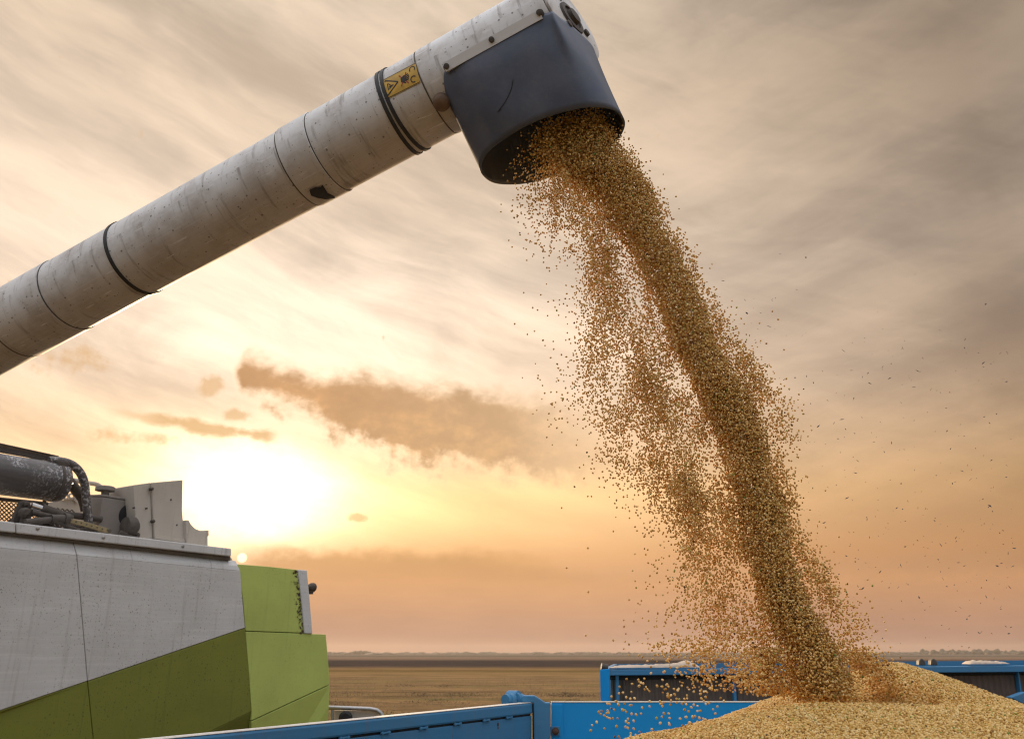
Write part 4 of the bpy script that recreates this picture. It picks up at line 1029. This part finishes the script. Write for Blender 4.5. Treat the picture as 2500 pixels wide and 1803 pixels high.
# falling beans -----------------------------------------------------------
rf_ = random.Random(21); fall = []
def depth(y):      # distance in Y of the falling curtain for overview row y
    return 2.93 + .10 * min(1, max(0, (y - 330) / 1200))
def lerp_path(path, t):
    n = len(path) - 1; f = min(n - 1e-6, t * n); i = int(f); q = f - i
    return [a + (b - a) * q for a, b in zip(path[i], path[i + 1])]
def resample(path):
    out = [path[0]]
    for a, b in zip(path, path[1:]):
        k = max(1, int(math.hypot(b[0] - a[0], b[1] - a[1]) / 15))
        for i in range(1, k + 1): out.append(tuple(a[j] + (b[j] - a[j]) * i / k for j in range(len(a))))
    return out
def floor_ok(p):
    return not (xl < p.x < xr and p.y < YW and p.z < heap_z(p.x, p.y) + .002)
def stream(path, N, mode, depthf=1.0, clumpy=0.0, seed=0, dy=0.0, wpow=1.0):
    path = resample([tuple(p) + (1,) * (4 - len(p)) for p in path]); out = []; tot = 0
    wts = [max(p[2], 1) ** wpow * (p[3] if len(p) > 3 else 1) for p in path]; sw = sum(wts); cum = []; acc = 0
    for w_ in wts: acc += w_ / sw; cum.append(acc)
    import bisect
    while tot < N:
        i = min(bisect.bisect(cum, rf_.random()), len(path) - 1); x, y, w = path[i][:3]; y += rf_.uniform(-9, 9)
        if mode == 'core':
            r = math.sqrt(rf_.random()); r = r if rf_.random() < .80 else r * (1 + abs(rf_.gauss(0, .26))); a = rf_.uniform(0, 6.2832); ox, oy = r * math.cos(a), r * math.sin(a)
            x = x + 7 * noise.noise(Vector((3.0, y * .011, 1.0))) + 4 * noise.noise(Vector((9.0, y * .03, 1.0)))
            lump = 1 + .10 * noise.noise(Vector((5.0, y * .02, 4.0))) + .20 * noise.noise(Vector((math.cos(a) * 1.2, y * .013, math.sin(a) * 1.2))) + .10 * noise.noise(Vector((a * 3, y * .05, 7.0)))
            ox *= lump; oy *= lump
        else: ox, oy = rf_.gauss(0, .56), rf_.gauss(0, .5)
        px, py = (x + ox * w) * V, y * V
        if clumpy:
            cnz = noise.noise(Vector((px * .012 + seed, py * .006, oy * .8))) + .6 * noise.noise(Vector((px * .035 + seed, py * .02, oy)))
            tot += .25
            if cnz < clumpy * rf_.uniform(-1.0, 1.0) : continue
            tot -= .25
        Y0 = depth(y) + dy; p = at(px, py, Y0); k = w * V * Y0 / (F_PX * .92)
        p = p + Vector((0, oy * k * depthf, 0))
        tot += 1
        if floor_ok(p): out.append(p)
    return out
core_p = [(1290, 275, 58), (1300, 320, 70), (1330, 365, 72), (1368, 420, 68), (1405, 480, 58), (1440, 540, 54), (1470, 600, 52), (1505, 680, 51), (1540, 760, 52), (1578, 840, 53), (1618, 910, 54), (1646, 980, 53), (1664, 1050, 50),
          (1684, 1130, 50), (1700, 1200, 51), (1714, 1270, 51), (1742, 1340, 54), (1774, 1400, 59), (1800, 1450, 63), (1815, 1500, 65), (1828, 1545, 65)]
fall += stream(core_p, 56000, 'core', 1.0, wpow=1.6)
fall += stream([(1240, 285, 40), (1225, 320, 46), (1232, 350, 46), (1262, 375, 40), (1300, 395, 45)], 4200, 'v', 1.3)
fall += stream([(1150, 355, 30), (1165, 380, 34)], 50, 'v', 1.5)
veil = [(1235, 395, 70, 1.3), (1245, 440, 80, 1.3), (1262, 490, 84, 1.3), (1300, 545, 74, 1.3), (1345, 600, 68, 1.2), (1358, 660, 78, 1), (1368, 720, 92, 1), (1382, 790, 108, 1), (1398, 860, 118, 1), (1420, 930, 126, 1), (1445, 1000, 122, 1), (1490, 1070, 104, 1), (1532, 1130, 88, 1),
        (1555, 1200, 84, .9), (1562, 1270, 92, .75), (1568, 1340, 106, .55), (1580, 1400, 120, .42), (1600, 1450, 130, .32)]
fall += stream(veil, 17000, 'v', .9, .45, 1.0, wpow=1.0)
sub = [(1285, 400, 42, 1), (1314, 460, 34, 1.2), (1334, 520, 28, 1.4), (1350, 590, 26, 1.4), (1372, 660, 32, 1), (1392, 730, 40, .9), (1415, 810, 46, .9), (1440, 890, 52, 1), (1468, 970, 52, 1.1), (1498, 1040, 44, 1.2), (1528, 1110, 40, 1.1), (1552, 1180, 40, .9), (1575, 1250, 44, .8), (1598, 1330, 50, .6), (1630, 1410, 60, .4)]
fall += stream(sub, 6600, 'v', 1.0, .5, 6.0, .03)
fill_p = [(1380, 480, 26), (1405, 580, 28), (1440, 680, 36), (1475, 780, 44), (1520, 880, 48), (1565, 970, 44), (1598, 1060, 34), (1622, 1150, 34), (1640, 1250, 36, .9), (1662, 1340, 42, .8), (1692, 1420, 50, .7)]
fall += stream(fill_p, 4800, 'v', 1.2, .3, 9.0, .05)
right_p = [(1395, 330, 8), (1410, 390, 12), (1465, 460, 20), (1520, 560, 20), (1556, 650, 24), (1600, 740, 32), (1650, 820, 42), (1698, 900, 48), (1718, 960, 44), (1728, 1040, 34), (1744, 1120, 32), (1770, 1200, 38), (1806, 1280, 48, .8), (1842, 1350, 56, .7), (1872, 1410, 56, .7), (1885, 1460, 50, .7)]
fall += stream(right_p, 6800, 'v', 1.0, .45, 14.0)
# rebound round the landing place
fall += stream([(1560, 1420, 110, .6), (1620, 1480, 110), (1670, 1525, 100)], 1500, 'v', 1.3, .3, 3.0, -.06)
fall += stream([(1690, 1440, 40), (1705, 1490, 44), (1715, 1530, 44)], 1500, 'v', 1.0)
fall += stream([(1880, 1440, 40), (1925, 1485, 50), (1985, 1520, 56), (2040, 1548, 46)], 2600, 'v', 1.4, .3, 4.0, .1)
# single beans thrown clear, each an object of its own
lone = []
def lone_bean(px, py, Y):
    p = at(px, py, Y)
    if floor_ok(p): lone.append(p); return True
    return False
low = []
while len(low) < 200:
    t = rf_.random(); px = 1440 + abs(rf_.gauss(0, 1)) * 0 + rf_.betavariate(1.6, 1.3) * 330; py = 1805 - rf_.betavariate(1.5, 1.6) * (60 + 150 * min(1, (px - 1440) / 150))
    p = at(px, py, 2.55 + rf_.uniform(-.15, .25))
    if floor_ok(p) and all((p - q).length > .008 for q in low): low.append(p)
sky_l = []
lp_ = [(1150, 420), (1150, 470), (1160, 520), (1190, 560), (1240, 610), (1220, 680), (1240, 760), (1230, 850), (1250, 900), (1260, 960), (1300, 1030), (1340, 1090), (1390, 1150), (1430, 1200), (1420, 1270), (1400, 1330), (1380, 1400)]
while len(sky_l) < 80:
    x, y = lp_[rf_.randrange(len(lp_))]; x += rf_.gauss(8, 26); y += rf_.uniform(-32, 32); p = at(x * V, y * V, depth(y) + rf_.gauss(0, .06)); 
    if all((p - q).length > .012 for q in sky_l): sky_l.append(p)
for (x, y) in ((1160, 648), (1140, 717), (1168, 740), (1214, 668), (1216, 944), (1244, 1124), (1255, 1257), (1302, 1213), (1303, 1310), (1264, 760), (1366, 1123)): sky_l.append(at(x * V, y * V, depth(y)))
sky_r = []
rp_ = [(1560, 600), (1630, 680), (1590, 590), (1680, 720), (1700, 760), (1750, 860), (1780, 900), (1790, 960), (1800, 1080), (1830, 1180), (1900, 1240), (1930, 1300), (1960, 1380)]
for (x, y) in rp_ + [(1630, 665), (1718, 690), (1720, 718), (1640, 700), (1742, 778), (1786, 912), (1828, 1085), (1855, 1180)]:
    sky_r.append(at((x + rf_.gauss(0, 6)) * V, (y + rf_.gauss(0, 6)) * V, depth(y) + rf_.gauss(0, .08)))
def beans(ps, label, group):
    for p in ps:
        o = bpy.data.objects.new('soybean', bean_me); C.objects.link(o); o.location = p
        o.rotation_euler = [rf_.uniform(0, 6.28) for _ in range(3)]; k = rf_.uniform(.84, 1.12); o.scale = (k, k, k)
        tag(o, label, 'soybean', group)
beans(low, 'tan soybean bouncing loose in mid-air low left of the heap, before the blue trailer boards', 'soybeans bouncing left of the heap')
beans(sky_l, 'lone soybean in mid-air along the left fringe of the falling curtain, against the sky', 'lone soybeans left of the stream')
beans(sky_r, 'lone soybean thrown clear to the right of the falling stream, against the sky', 'lone soybeans right of the stream')
fo = points_obj('falling_soybeans', fall, size=.0065); tag(fo, 'thick stream of soybeans pouring from the rubber spout onto the heap', 'soybeans', kind='stuff')
# chaff in the air
mb = MB(); rc_ = random.Random(31)
for i in range(560):
    x = 1480 + 768 * rc_.random() ** .8; y = 560 + 880 * rc_.random() ** .75
    if y < 600 + (x - 1560) * .25 and rc_.random() < .85: continue
    Yc = rc_.uniform(2.6, 3.8); c_ = at(x * V, y * V, Yc); s_ = rc_.choice([.0012, .0015, .002, .003]); l_ = s_ * rc_.uniform(1, 3.2)
    u = Vector((rc_.gauss(0, 1), rc_.gauss(0, 1), rc_.gauss(0, 1))).normalized(); w = u.orthogonal().normalized()
    mb.prism([c_ - u * l_ - w * s_ * .3, c_ - w * s_, c_ + u * l_, c_ + w * s_], u.cross(w) * .0006)
o = mb.build('chaff', M['iron']); tag(o, 'dark specks of chaff drifting in the air right of the stream', 'chaff', kind='stuff')
print('beans', N_HEAP, len(fall), len(low), len(sky_l), len(sky_r))

# ------------------------------------------------------------------ air
hz = MB(); hz.prism([Vector((-2600, -70, -1)), Vector((2600, -70, -1)), Vector((2600, 2800, -1)), Vector((-2600, 2800, -1))], Vector((0, 0, 26)))
hm = bpy.data.materials.new('haze_air'); hm.use_nodes = True; E.nt = hm.node_tree
for n in list(E.nt.nodes): E.nt.nodes.remove(n)
pv = E.nt.nodes.new('ShaderNodeVolumePrincipled'); pv.inputs['Color'].default_value = (.93, .80, .70, 1); pv.inputs['Density'].default_value = 0.00013; pv.inputs['Anisotropy'].default_value = .3
ho_ = E.nt.nodes.new('ShaderNodeOutputMaterial'); E.nt.links.new(pv.outputs[0], ho_.inputs['Volume'])
o = hz.build('haze', hm); tag(o, 'warm evening haze lying over the fields', 'haze', kind='stuff')
